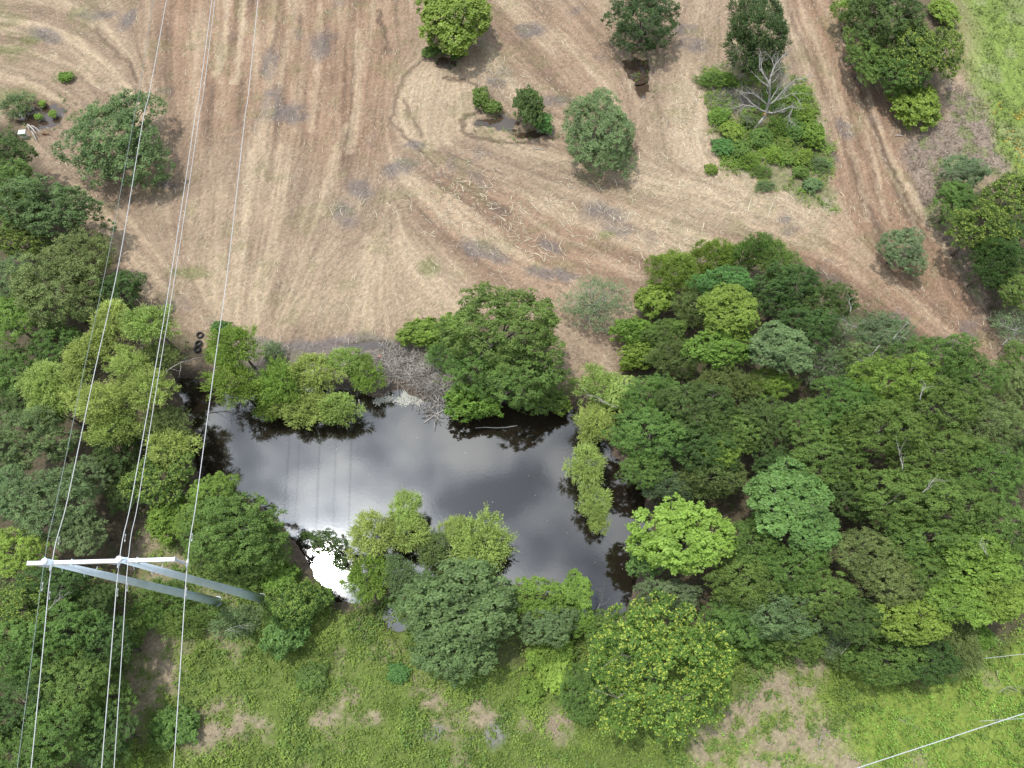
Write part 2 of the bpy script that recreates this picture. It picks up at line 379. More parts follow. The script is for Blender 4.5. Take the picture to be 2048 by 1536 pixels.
# light windrows and dark ruts
for pts, w, m in [
  ([(-60,30),(60,48),(150,80),(225,140),(270,200),(300,270)], .35, .7), ([(-60,85),(50,95),(150,135),(240,200),(280,260)], .4, .6), ([(-60,135),(60,165),(120,200)], .35, .6),
  ([(110,370),(190,440),(250,510),(300,590)], .45, .65), ([(150,370),(240,460),(310,550),(350,610)], .45, .6), ([(230,410),(310,500),(370,590)], .4, .55),
  ([(455,-40),(450,80),(432,150)], .45, .8), ([(488,-40),(484,80),(470,165)], .4, .8), ([(515,240),(505,330),(492,440)], .35, .6), ([(560,290),(548,370),(530,440)], .35, .5),
  ([(578,60),(560,170),(540,240)], .4, .5), ([(640,10),(635,150),(620,260)], .4, .5), ([(690,250),(660,350),(640,430)], .5, .6), ([(720,60),(716,200),(700,300)], .5, .6),
  ([(1680,60),(1740,200),(1790,330),(1850,450)], .3, .6), ([(1700,160),(1760,300),(1810,400),(1840,470)], .3, .5), ([(1720,240),(1750,330),(1770,430)], .3, .6),
  ([(1690,260),(1720,340),(1735,440)], .3, .45), ([(1600,20),(1660,150),(1700,260)], .35, .4), ([(1640,0),(1700,110),(1740,190)], .3, .45), ([(1820,370),(1870,470),(1930,560),(1965,610)], .3, .9),
  ([(1400,330),(1490,370),(1580,410)], .35, .6), ([(1370,360),(1480,410),(1600,450)], .4, .5), ([(1180,400),(1300,450),(1420,480)], .5, .5),
  ([(900,390),(960,440),(1010,490),(1060,520)], .4, .6), ([(870,370),(930,440),(960,500)], .3, .5), ([(735,480),(730,560),(735,650)], .5, .5), ([(800,480),(840,550),(880,610)], .5, .5)]:
    gcol = mix(gcol, straw * 1.1, band(pts, w) * m * (.65 + .5 * f3))
for pts, w, m in [
  ([(852,112),(812,150),(790,200),(782,240),(800,268),(845,303),(870,330)], .22, .6), ([(886,153),(930,163),(965,178),(985,195)], .22, .75), ([(808,200),(828,245),(845,275)], .18, .6),
  ([(960,224),(924,238),(924,262),(955,277),(1010,283),(1090,292)], .28, .75), ([(755,20),(770,70),(776,110)], .3, .7), ([(560,0),(552,60),(540,110)], .2, .5),
  ([(188,60),(260,130),(275,165)], .25, .6), ([(700,0),(690,160),(680,300)], .25, .35), ([(1580,30),(1650,180),(1690,300),(1730,430)], .3, .4), ([(1660,60),(1720,190),(1780,330),(1840,440)], .25, .4),
  ([(870,300),(920,320),(1010,350)], .2, .5), ([(1320,130),(1310,200),(1335,250)], .25, .4), ([(1690,210),(1740,330),(1765,400)], .2, .4), ([(560,560),(553,600),(545,640)], .12, .6),([(1590,545),(1680,560),(1740,600)],.3,.4)]:
    gcol = mix(gcol, dirt * .72, band(pts, w) * m)
# damp grey mud
mud = np.zeros(X.shape)
for b in [(565,225,2.5,1.2,20),(545,205,1.2,2.4,0),(590,235,1.6,1.0,0),(255,40,.8,1.8,-10),(190,30,2.6,.8,0),(90,70,2.5,1,-20),(800,335,1.8,1.2,20),(830,290,1.3,.5,0),(1210,430,2.6,1.5,-25),(1240,460,1.6,1,0),
          (975,505,2.4,.8,-30),(950,495,1.6,1,-30),(1080,545,1.8,.7,-15),(1130,550,1.4,.6,-20),(720,380,1.2,1.6,20),(1390,90,1.8,1.2,0),(1370,60,1.5,1,10),(640,90,1.2,2.6,0),(1100,490,1.5,.6,-30),
          (1570,440,.9,.6,0),(1580,460,1.1,.5,20),(1660,300,.5,2.0,15),(1690,260,.7,1.5,15),(1900,690,1.6,.9,0),(1110,200,1.8,1,0),(1060,60,1.8,1.2,10),(540,130,1.0,2.4,0),(690,430,1.2,1.8,30),(330,370,1.6,.6,0),(1940,660,1,1,0)]:
    mud = np.maximum(mud, blob(*b))
mud = np.maximum(mud, .7 * sstep(.63, .74, f2 * .6 + f1 * .4 + .05 * brown) * .8)
mud *= np.clip(1.0 + Lf * .18 + (f3 - .5) * 1.2 + Lm * -.15, 0, 1)
gcol = mix(gcol, grey, np.clip(mud * .8, 0, 1))
flat = zone([(480,675),(560,690),(700,672),(810,678),(815,730),(760,790),(600,800),(480,760)], .5)
gcol = mix(gcol, C(.17, .145, .135), flat * .9)
# green tinges in the mown field
gt = sstep(.58, .72, fbm(X, Y, 2.2, 301)) * .28
gt = np.maximum(gt, zone([(-60,-60),(200,-40),(180,60),(60,60),(120,150),(-60,130)], 3) * .5 * sstep(.4, .6, f2))
for b in [(15,100,2.5,.8),(60,80,1.5,.6),(130,155,1.2,.6),(20,190,3,1.4),(860,535,1,1.2),(380,545,2.4,.8),(1215,470,1,.6),(1920,320,2,5)]:
    gt = np.maximum(gt, blob(*b) * .7)
gcol = mix(gcol, C(.150, .155, .065), gt)
# grassland by zones
lime = zone([(1885,-80),(2200,-80),(2200,420),(2060,380),(2000,330),(1975,240),(1940,150),(1960,60)], 1.6)
limet = zone([(1830,-80),(1960,-80),(1980,60),(1950,160),(1900,60)], 1.5)
gcol = mix(gcol, C(.17, .21, .06), limet * .6); gcol = mix(gcol, C(.175, .235, .058), lime)
gcol = mix(gcol, C(.22, .24, .11), np.clip(lime * sstep(.5, .66, f2) * .7, 0, 1))
deadg = zone([(1900,170),(1960,190),(1985,260),(2010,330),(2020,360),(1960,340),(1900,380),(1870,420),(1930,500),(1965,600),(1935,580),(1850,420),(1800,300),(1850,250),(1900,240)], .7)
gcol = mix(gcol, C(.235, .185, .150), deadg * .9)
gcol = mix(gcol, C(.15, .19, .06), deadg * sstep(.5, .62, fbm(X, Y, 1.6, 401)) * .75)
isle = zone([(1405,140),(1480,120),(1600,150),(1650,250),(1665,330),(1668,425),(1600,410),(1530,360),(1440,330),(1425,240)], .6)
gcol = mix(gcol, C(.17, .17, .085), isle * .85); gcol = mix(gcol, C(.30, .25, .19), isle * sstep(.48, .62, f3 * .6 + f2 * .4) * .7)
south = zone([(-200,1060),(260,1180),(300,1050),(420,1090),(560,1100),(680,1205),(780,1190),(1200,1250),(1500,1290),(1900,1300),(2300,1120),(2300,1800),(-200,1800)], 1)
gcol = mix(gcol, C(.125, .165, .042), south)
gcol = mix(gcol, C(.20, .26, .05), zone([(1380,1500),(1700,1330),(1900,1350),(2050,1270),(2300,1200),(2300,1800),(1300,1800)], 2) * .7)
bare = np.zeros(X.shape)
for b in [(300,1310,1.4,3.6,-10),(280,1400,1.6,2.6,0),(330,1350,1,1.6,20),(250,1240,1.2,1.2,0),(430,1455,2.6,1.8,15),(500,1450,1.4,.8,0),(320,1180,1.7,2.2,0),(300,1080,1.6,1.4,0),(370,1110,1.5,.9,0),
          (1550,1400,2.5,2.2,30),(1480,1440,2.2,1.6,20),(1600,1470,3.4,2.2,0),(1620,1360,1.6,1.0,60),(1560,1480,3.4,1.4,0),(1420,1500,1.6,1.6,0),(1500,1530,3,1,0),(1590,1320,.7,1,0),
          (1120,1450,1.1,1.2,0),(960,1430,1.2,1.2,20),(900,1445,1.2,.6,0),(700,1400,.8,.6,0),(740,1440,1.0,.6,0),(870,1410,1,.5,0),(770,1300,1.2,.9,0),(860,1320,.5,.5,0),(1680,1530,2,1,0),(650,1440,1.2,.8,0)]:
    bare = np.maximum(bare, blob(*b))
bare = np.maximum(bare * .9, sstep(.62, .70, f2) * south * .45); bare *= np.maximum(south, zone([(230,1020),(420,1060),(420,1180),(240,1200)], .8))
bare *= np.clip(.6 + (f3 - .4) * 2.2, 0, 1)
gcol = mix(gcol, C(.300, .235, .170), np.clip(bare * .95, 0, 1))
gcol = mix(gcol, C(.2, .19, .18), np.maximum.reduce([blob(860,1470,.6,.4), blob(990,1470,.7,1.0), blob(960,1480,.6,.3), blob(880,1455,.3,.3)]) * .8)
# leaf litter under the closed canopy
litter = zone([(-300,210),(30,250),(90,370),(200,470),(240,560),(380,690),(400,860),(380,960),(540,1080),(560,1160),(420,1110),(300,1050),(250,1130),(270,1230),(240,1330),(270,1500),(270,1700),(-400,1700)], 1)
litter = np.maximum(litter, zone([(1300,520),(1580,510),(1830,670),(1990,760),(2300,700),(2300,1200),(1950,1300),(1850,1370),(1650,1300),(1450,1300),(1300,1230),(1290,950),(1200,830),(1260,700)], 1))
litter = np.maximum(litter, zone([(1900,400),(2200,350),(2200,720),(1990,660),(1960,560)], .8)); litter = np.maximum(litter, zone([(920,640),(1110,640),(1110,830),(960,830)], .7) * .8)
litter = np.maximum(litter, zone([(1700,-80),(1880,-80),(1900,140),(1860,230),(1780,190),(1720,80)], .8) * .7)
litter = np.maximum(litter, zone([(820,1170),(1150,1200),(1150,1330),(900,1340)], .7) * .7)
gcol = mix(gcol, C(.075, .065, .04), litter * .88)
# shore mud and the pond floor
sd_p = sdist(w2X, w2Y, POND) + .45; shore = sstep(-1.3, .1, sd_p)
gcol = mix(gcol, C(.085, .068, .055), shore * .8)
gcol *= (1 + .10 * Lf[..., None] * (1 - np.maximum(south, litter)[..., None]) + fine[..., None] * .34)
gcol = np.clip(gcol, .015, .75)
green_mask = np.clip(np.maximum.reduce([south, lime]) - bare * 1.1 - litter * .8, 0, 1) * (sd_p < -.1)
# heights
Z = (fbm(X, Y, 14, 601, 3) - .5) * .25 + Lw * .022 * (1 - south) + Lm * .014 * (1 - south) + (f3 - .5) * .07
Z += .06 * sstep(.3, .7, f2) * south
Z = Z * sstep(.8, -1.5, sd_p) + .12 * sstep(-4, -1.0, sd_p) * (sd_p < 1.5) * 0
Z -= 1.35 * sstep(-.55, 2.6, sd_p)
pz = []
for (px, py, rx, ry) in PUDDLES:
    c = at(px, py); q = np.sqrt(((w2X - c.x) / rx) ** 2 + ((w2Y - c.y) / ry) ** 2) + (f3 - .5) * 1.1; m = 1 - sstep(.55, 1.35, q)
    near = (np.hypot(X - c.x, Y - c.y) < 1.6 * max(rx, ry)); zl = float(Z[near].min()) - .02
    Z = Z * (1 - m) + (zl - .16) * m; pz.append((c, zl - .045, rx, ry))
    gcol = mix(gcol, C(.10, .072, .05), m * .85)
nx, ny = X.shape; idx = np.arange(nx * ny).reshape(nx, ny)
Fq = np.stack([idx[:-1, :-1], idx[1:, :-1], idx[1:, 1:], idx[:-1, 1:]], -1).reshape(-1, 4)
Vg = np.stack([X, Y, Z], -1).reshape(-1, 3)
gme = mesh_np('ground', Vg, Fq, colors={'soil': gcol.reshape(-1, 3)}, smooth=True)
def lookup(A, x, y):
    i = np.clip(np.searchsorted(gx, x), 0, nx - 1); j = np.clip(np.searchsorted(gy, y), 0, ny - 1); return A[i, j]
def gz(x, y): return float(lookup(Z, np.array([x]), np.array([y]))[0])

m, t = newmat('ground_soil'); Lk = t.links.new
o = nd(t, 'ShaderNodeOutputMaterial'); p = nd(t, 'ShaderNodeBsdfPrincipled'); p.inputs['Roughness'].default_value = .95; p.inputs['Specular IOR Level'].default_value = .12
a = nd(t, 'ShaderNodeAttribute', attribute_name='soil'); g = nd(t, 'ShaderNodeNewGeometry')
def gnoise(scale, detail, rough=.6, dist=0):
    n = nd(t, 'ShaderNodeTexNoise'); Lk(g.outputs['Position'], n.inputs['Vector']); n.inputs['Scale'].default_value = scale
    n.inputs['Detail'].default_value = detail; n.inputs['Roughness'].default_value = rough; n.inputs['Distortion'].default_value = dist; return n.outputs['Fac']
na = gnoise(3.2, 9, .8, .6); nb = gnoise(13, 5, .75, .8)
mm = nd(t, 'ShaderNodeMath', operation='ADD'); Lk(na, mm.inputs[0]); Lk(nb, mm.inputs[1])
mr_ = nd(t, 'ShaderNodeMapRange'); Lk(mm.outputs[0], mr_.inputs['Value']); mr_.inputs['From Min'].default_value = .68; mr_.inputs['From Max'].default_value = 1.32
mr_.inputs['To Min'].default_value = .45; mr_.inputs['To Max'].default_value = 1.55
sc_ = nd(t, 'ShaderNodeVectorMath', operation='SCALE'); Lk(a.outputs['Color'], sc_.inputs[0]); Lk(mr_.outputs[0], sc_.inputs['Scale'])
Lk(sc_.outputs[0], p.inputs['Base Color'])
bm_ = nd(t, 'ShaderNodeBump'); bm_.inputs['Strength'].default_value = .6; bm_.inputs['Distance'].default_value = .06; Lk(mm.outputs[0], bm_.inputs['Height']); Lk(bm_.outputs[0], p.inputs['Normal'])
Lk(p.outputs[0], o.inputs[0]); M_SOIL = m
tag(link('ground', gme, M_SOIL), kind='structure')

# ---- water
m, t = newmat('pond_water'); Lk = t.links.new
o = nd(t, 'ShaderNodeOutputMaterial'); g = nd(t, 'ShaderNodeNewGeometry')
df = nd(t, 'ShaderNodeBsdfDiffuse'); df.inputs['Color'].default_value = (.016, .012, .008, 1)
gl = nd(t, 'ShaderNodeBsdfGlossy'); gl.inputs['Roughness'].default_value = .05; gl.inputs['Color'].default_value = (1, 1, 1, 1)
def wno(scale, det):
    n = nd(t, 'ShaderNodeTexNoise'); Lk(g.outputs['Position'], n.inputs['Vector']); n.inputs['Scale'].default_value = scale; n.inputs['Detail'].default_value = det; return n.outputs['Fac']
bp = nd(t, 'ShaderNodeBump'); bp.inputs['Strength'].default_value = .5; bp.inputs['Distance'].default_value = .0018
Lk(wno(3.5, 3), bp.inputs['Height']); Lk(bp.outputs[0], gl.inputs['Normal'])
fr = nd(t, 'ShaderNodeFresnel'); fr.inputs['IOR'].default_value = 1.80
mx = nd(t, 'ShaderNodeMixShader'); Lk(fr.outputs[0], mx.inputs[0]); Lk(df.outputs[0], mx.inputs[1]); Lk(gl.outputs[0], mx.inputs[2]); Lk(mx.outputs[0], o.inputs[0])
M_WATER = m
WZ = -.34
M_PUD = M_WATER.copy(); M_PUD.name = 'muddy_puddle_water'
for n_ in M_PUD.node_tree.nodes:
    if n_.type == 'BSDF_DIFFUSE': n_.inputs['Color'].default_value = (.062, .042, .028, 1)
x0, y0 = POND.min(0) - 1.0; x1, y1 = POND.max(0) + 1.0
wme = mesh_np('pond_water', np.array([(x0, y0, WZ), (x1, y0, WZ), (x1, y1, WZ), (x0, y1, WZ)]), np.array([[0, 1, 2, 3]]))
tag(link('pond_water', wme, M_WATER), kind='structure')
for (c, z, rx, ry) in pz:
    th = np.linspace(0, 2 * math.pi, 25)[:-1]; rr = 1.25
    vv = np.stack([c.x + rx * rr * np.cos(th), c.y + ry * rr * np.sin(th), np.full(24, z)], -1)
    me = bpy.data.meshes.new('puddle_water'); me.from_pydata([tuple(v) for v in vv], [], [tuple(range(24))]); me.update()
    tag(link('puddle_water', me, M_PUD), kind='structure')

# ================================================================ LEAF BUILDERS
def norm(v): return v / (np.linalg.norm(v, axis=-1, keepdims=True) + 1e-9)
def rvec(n, r): return norm(r.normal(size=(n, 3)))
def quads(Pc, A, B, l, w):
    """leaf diamonds: centre, long axis, side axis"""
    l = l[:, None] if hasattr(l, '__len__') else l; w = w[:, None] if hasattr(w, '__len__') else w
    V = np.stack([Pc - A * l * .5, Pc + B * w * .5 + A * l * .06, Pc + A * l * .5, Pc - B * w * .5 + A * l * .06], 1).reshape(-1, 3)
    n = len(Pc); return V, np.arange(n * 4).reshape(n, 4)
def leaves(P, N, k, r, spread, ll, lw, upb=.7, tint=None):
    """k broad leaves about each cluster point"""
    n = len(P); Pc = np.repeat(P, k, 0) + r.normal(size=(n * k, 3)) * spread * np.array([1, 1, .8]); Nn = np.repeat(N, k, 0)
    nn = norm(Nn * .55 + np.array([0, 0, upb]) + r.normal(size=(n * k, 3)) * .45)
    A = norm(np.cross(nn, rvec(n * k, r))); B = np.cross(nn, A)
    sc = r.uniform(.7, 1.3, n * k); V, F = quads(Pc, A, B, ll * sc, lw * sc)
    ct = r.random(n) if tint is None else tint
    tt = np.clip(np.repeat(ct, k) * .6 + r.random(n * k) * .4, 0, 1)
    return V, F, np.repeat(tt, 4)
def strands(P, N, r, length, nl, ll, lw, up=.35, jitter=.35, tint=None):
    """feathery shoots: narrow leaves along a shoot that leaves the cluster point outwards"""
    n = len(P); D = norm(N + np.array([0, 0, up]) + r.normal(size=(n, 3)) * jitter); Ls = length * r.uniform(.6, 1.3, n)
    tt_ = np.tile((np.arange(nl) + .5) / nl, n); Pc = np.repeat(P, nl, 0) + np.repeat(D, nl, 0) * (np.repeat(Ls, nl) * tt_)[:, None] + r.normal(size=(n * nl, 3)) * .012
    A = norm(np.repeat(D, nl, 0) * 1.0 + r.normal(size=(n * nl, 3)) * .5); nn = norm(np.array([0, 0, 1.0]) + r.normal(size=(n * nl, 3)) * .5)
    B = norm(np.cross(nn, A)); sc = r.uniform(.7, 1.3, n * nl); V, F = quads(Pc, A, B, ll * sc, lw * sc)
    ct = r.random(n) if tint is None else tint
    ti = np.clip(np.repeat(ct, nl) * .45 + tt_ * .3 + r.random(n * nl) * .25, 0, 1); return V, F, np.repeat(ti, 4)
def merge(parts):
    Vs, Fs, Ts = [], [], []; o = 0
    for V, F, T in parts: Vs.append(V); Fs.append(F + o); Ts.append(T); o += len(V)
    return np.concatenate(Vs), np.concatenate(Fs), np.concatenate(Ts)

def crown_proto(name, seed, R0, nl, lr, dens, style):
    """a crown of unit radius made for a tree R0 metres in radius; returns mesh and lobe centres"""
    r = np.random.default_rng(seed); LC, LR = [], []
    phase = r.uniform(0, 6.28); ecc = r.uniform(.0, .16); ea = r.uniform(0, 6.28)
    for i in range(nl):
        sz = -.30 + 1.25 * ((i + .5) / nl) + r.uniform(-.12, .12); sz = min(max(sz, -.45), .98); rad = math.sqrt(max(0, 1 - sz * sz))
        az = phase + i * 2.39996 + r.uniform(-.35, .35); q = (1 - lr * .8) * r.uniform(.62, 1.2) * (1 + ecc * math.cos(az - ea))
        LC.append((rad * math.cos(az) * q, rad * math.sin(az) * q, sz * q)); LR.append(lr * r.uniform(.6, 1.3))
    LC.append((0, 0, .2)); LR.append(.55)
    LC = np.array(LC); LR = np.array(LR); parts = []; mpu = 1 / R0
    Ps, Ns, Ts = [], [], []; pr0 = PUFF[style] * mpu
    for i in range(len(LC)):
        k = int(4 * math.pi * (LR[i] * R0) ** 2 * dens); d = rvec(k, r)
        rad = LR[i] * np.where(r.random(k) < .80, r.uniform(*RAG.get(style, (.80, 1.16)), k), r.uniform(.45, .8, k))
        p = LC[i] + d * rad[:, None]; keep = (p[:, 2] > -.8 + .4 * r.random(k)) & ((d[:, 2] > -.5) | (r.random(k) < .3))
        for j in range(len(LC)):
            if j != i: keep &= np.linalg.norm(p - LC[j], axis=1) > LR[j] * .70
        keep &= r.random(k) < .95; keep &= (style not in ('broad', 'big', 'ytip')) | ((np.sin(p[:, 0] * 6.5 + phase) + np.sin(p[:, 1] * 7.1 + 2 * phase) + np.sin(p[:, 2] * 6 + 3 * phase)) > -1.8)
        Ps.append(p[keep]); Ns.append(norm(d[keep] * .7 + norm(p[keep]) * .4 + r.normal(size=(keep.sum(), 3)) * .15))
        Ts.append(np.clip(r.normal(.5, .20, keep.sum()) + r.uniform(-.16, .16) + .12 * d[keep][:, 2], 0, 1))  # upward-facing puffs tinted lighter: light from above put into leaf colour
    C0 = np.concatenate(Ps); N0_ = np.concatenate(Ns); T0_ = np.concatenate(Ts)
    if style in ('feather', 'needle'):
        m_ = {'feather': 7, 'needle': 6}[style]; P = np.repeat(C0, m_, 0) + r.normal(size=(len(C0) * m_, 3)) * pr0 * .35; N = norm(np.repeat(N0_, m_, 0) + r.normal(size=(len(C0) * m_, 3)) * .38)
    else:
        m_ = {'broad': 7, 'big': 6, 'fine': 6, 'small': 5, 'ytip': 7, 'sparse': 4}[style]; n_ = len(C0) * m_
        pr = np.repeat(pr0 * r.uniform(.55, 1.45, len(C0)), m_)[:, None]; dd = norm(rvec(n_, r) + np.repeat(N0_, m_, 0) * .9 + np.array([0, 0, .35]))
        P = np.repeat(C0, m_, 0) + dd * pr * r.uniform(.6, 1.1, n_)[:, None] * np.array([1, 1, .75]); N = dd
    T = np.clip(np.repeat(T0_, m_) + r.normal(0, .08, len(P)), 0, 1)
    if style == 'broad': parts.append(leaves(P, N, 6, r, .09 * mpu, .17 * mpu, .11 * mpu, tint=T))
    elif style == 'big': parts.append(leaves(P, N, 5, r, .12 * mpu, .30 * mpu, .20 * mpu, upb=.8, tint=T))
    elif style == 'fine': parts.append(leaves(P, N, 6, r, .085 * mpu, .145 * mpu, .085 * mpu, upb=.45, tint=T))
    elif style == 'small': parts.append(leaves(P, N, 6, r, .07 * mpu, .17 * mpu, .10 * mpu, upb=.5, tint=T))
    elif style == 'ytip':
        parts.append(leaves(P, N, 4, r, .09 * mpu, .19 * mpu, .11 * mpu, tint=np.clip(T * .7, 0, .8)))
        s = r.random(len(P)) < .40; s &= N[:, 2] > .1
        V, F, tt = leaves(P[s] + N[s] * .10 * mpu, N[s], 3, r, .05 * mpu, .14 * mpu, .10 * mpu, tint=np.ones(s.sum())); parts.append((V, F, np.maximum(tt, .95)))
    elif style == 'feather': parts.append(strands(P, N, r, .62 * mpu, 6, .19 * mpu, .062 * mpu, up=.45, jitter=.2, tint=T))
    elif style == 'needle': parts.append(strands(P, N, r, .42 * mpu, 6, .15 * mpu, .065 * mpu, up=.45, jitter=.25, tint=T))
    elif style == 'sparse':
        s = r.random(len(P)) < .6; parts.append(leaves(P[s], N[s], 4, r, .09 * mpu, .13 * mpu, .075 * mpu, tint=T[s]))
    V, F, TT = merge(parts)
    me = mesh_np(name, V, F, attrs={'tint': TT})
    return me, LC
PROTO = {}
SPEC = { # style, variants, R0, lobes, lobe radius, cluster density per m2
 'B': ('broad', 5, 4.2, 20, .34, 2.6), 'G': ('big', 3, 4.2, 22, .31, 2.4), 'C': ('fine', 3, 3.6, 24, .32, 3.6), 'Y': ('ytip', 1, 5.2, 26, .28, 3.0), 'T': ('ytip', 2, 3.6, 18, .34, 3.2),
 'F': ('feather', 4, 2.4, 11, .31, 6.0), 'N': ('needle', 3, 3.0, 16, .36, 6.6), 'S': ('sparse', 2, 2.6, 16, .36, 6.0), 'K': ('small', 4, 1.3, 9, .42, 12.0), 'P': ('feather', 2, 1.6, 10, .40, 5.0)}
RAG = {'small': (.70, 1.42), 'feather': (.75, 1.25), 'sparse': (.7, 1.3)}
PUFF = {'broad': .36, 'big': .42, 'fine': .30, 'ytip': .32, 'feather': .30, 'needle': .25, 'sparse': .3, 'small': .17}
for code, (style, nv, R0, nl, lr, dens) in SPEC.items():
    PROTO[code] = [crown_proto('crown_' + style, 100 * ord(code) + k, R0, nl, lr, dens, style) for k in range(nv)]
print('protos', round(time.time() - T0, 1), {c: [len(m.polygons) for m, _ in v] for c, v in PROTO.items()})
NAMES = {'B': 'broadleaf_tree', 'G': 'broadleaf_tree', 'C': 'oak_tree', 'Y': 'flowering_tree', 'T': 'flowering_tree', 'F': 'willow_tree', 'N': 'evergreen_tree', 'S': 'twiggy_shrub', 'K': 'bush', 'P': 'fern_like_shrub'}
COUNT = {}
def plant(px, py, rx, ry, H, code, colr, label, group=None):
    """a tree whose crown centre is seen at px, py with radii rx, ry (photo pixels) and whose top is H metres up"""
    r = random.Random(px * 31 + py * 17 + rx)
    d0 = depth_at(px, py, H * .6); Rx = rx * (.90 if code in 'FK' else 1.03) * d0 / FPX
    Rz = min(Rx * (.72 if code in 'BGCYT' else .85), H * .5)
    zc_ = max(H - Rz, Rz * .45); d0 = depth_at(px, py, zc_); Rx = rx * (.90 if code in 'FK' else 1.03) * d0 / FPX
    c = at(px, py, zc_); th = math.atan2(math.hypot(c.x, c.y) if False else c.y, CAM_H - zc_)
    ap = ry * .93 * d0 / FPX / max(.6, abs(math.cos(th - PITCH))) ; Ry = math.sqrt(max((ap * ap - (Rz * math.sin(th)) ** 2), (.5 * Rx) ** 2)) / max(.7, math.cos(th))
    Ry = min(max(Ry, .6 * Rx), 1.6 * Rx)
    lean = Vector((r.uniform(-.12, .12), r.uniform(-.12, .12))) * Rx
    bx, by = c.x - lean.x, c.y - lean.y; base_z = max(gz(bx, by), -1.3) - .05
    root = empty(NAMES[code], (bx, by, base_z))
    small = code in 'KP'
    cat = 'shrub' if code in 'KPS' else 'tree'
    tag(root, label, cat, group)
    k = COUNT.get(code, 0); COUNT[code] = k + 1; me, LC = PROTO[code][k % len(PROTO[code])]
    cr = bpy.data.objects.new('crown', me); COL.objects.link(cr); cr.parent = root
    if not me.materials: me.materials.append(LM[colr])
    cr.material_slots[0].link = 'OBJECT'; cr.material_slots[0].material = LM[colr]
    rz = r.uniform(0, 6.28)
    cr.location = (lean.x, lean.y, zc_ - base_z)
    # turn the shared crown first, then stretch it along the world axes
    a = rz; ca, sa = math.cos(a), math.sin(a)
    M = Matrix(((Rx * ca, -Rx * sa, 0, lean.x), (Ry * sa, Ry * ca, 0, lean.y), (0, 0, Rz, zc_ - base_z), (0, 0, 0, 1)))
    if abs(Rx / Ry - 1) < .06: cr.rotation_euler = (0, 0, rz); cr.scale = (Rx, Ry, Rz)
    else: cr.rotation_euler = (0, 0, 0 if r.random() < .5 else math.pi); cr.scale = (Rx * (1 if r.random() < .5 else -1), Ry, Rz)
    Mb = cr.matrix_basis
    # trunk and limbs, one mesh
    mb = MB(); top = Vector((lean.x, lean.y, zc_ - base_z)); rt = max(.03, .045 * Rx * (.6 if small else 1))
    fork = Vector((lean.x * .5 + r.uniform(-.1, .1) * Rx, lean.y * .5 + r.uniform(-.1, .1) * Rx, max(.15, (zc_ - base_z) - Rz * .55)))
    mb.tube([(0, 0, -.2), (lean.x * .2, lean.y * .2, fork.z * .5), fork, top], [rt * 1.5, rt * 1.1, rt, rt * .5], 6)
    li = list(range(len(LC) - 1)); r.shuffle(li)
    nlimb = {'S': 14, 'F': 9, 'P': 5, 'K': 5}.get(code, 9)
    for i in li[:nlimb]:
        e = Mb @ Vector(LC[i]); mid = (fork + e) * .5 + Vector((r.uniform(-.1, .1), r.uniform(-.1, .1), .08)) * Rx; k_ = 1.0
        mb.tube([fork, mid, e], [rt * .5, rt * .32, rt * .12], 5)
        out = (e - top); tipn = 3 if code != 'S' else 6
        for q in range(tipn):
            dv = Vector((r.uniform(-1, 1), r.uniform(-1, 1), r.uniform(-.2, 1))).normalized() * Rx * .30 + out * .16 * (1.6 if code == 'S' else 1)
            mb.tube([e, e + dv * .5 + Vector((0, 0, .03 * Rx)), e + dv], [rt * .14, rt * .10, rt * .05], 3, cap=False)
    mb.build('trunk', M_TWIG if code == 'S' else M_BARK, root)
    return root

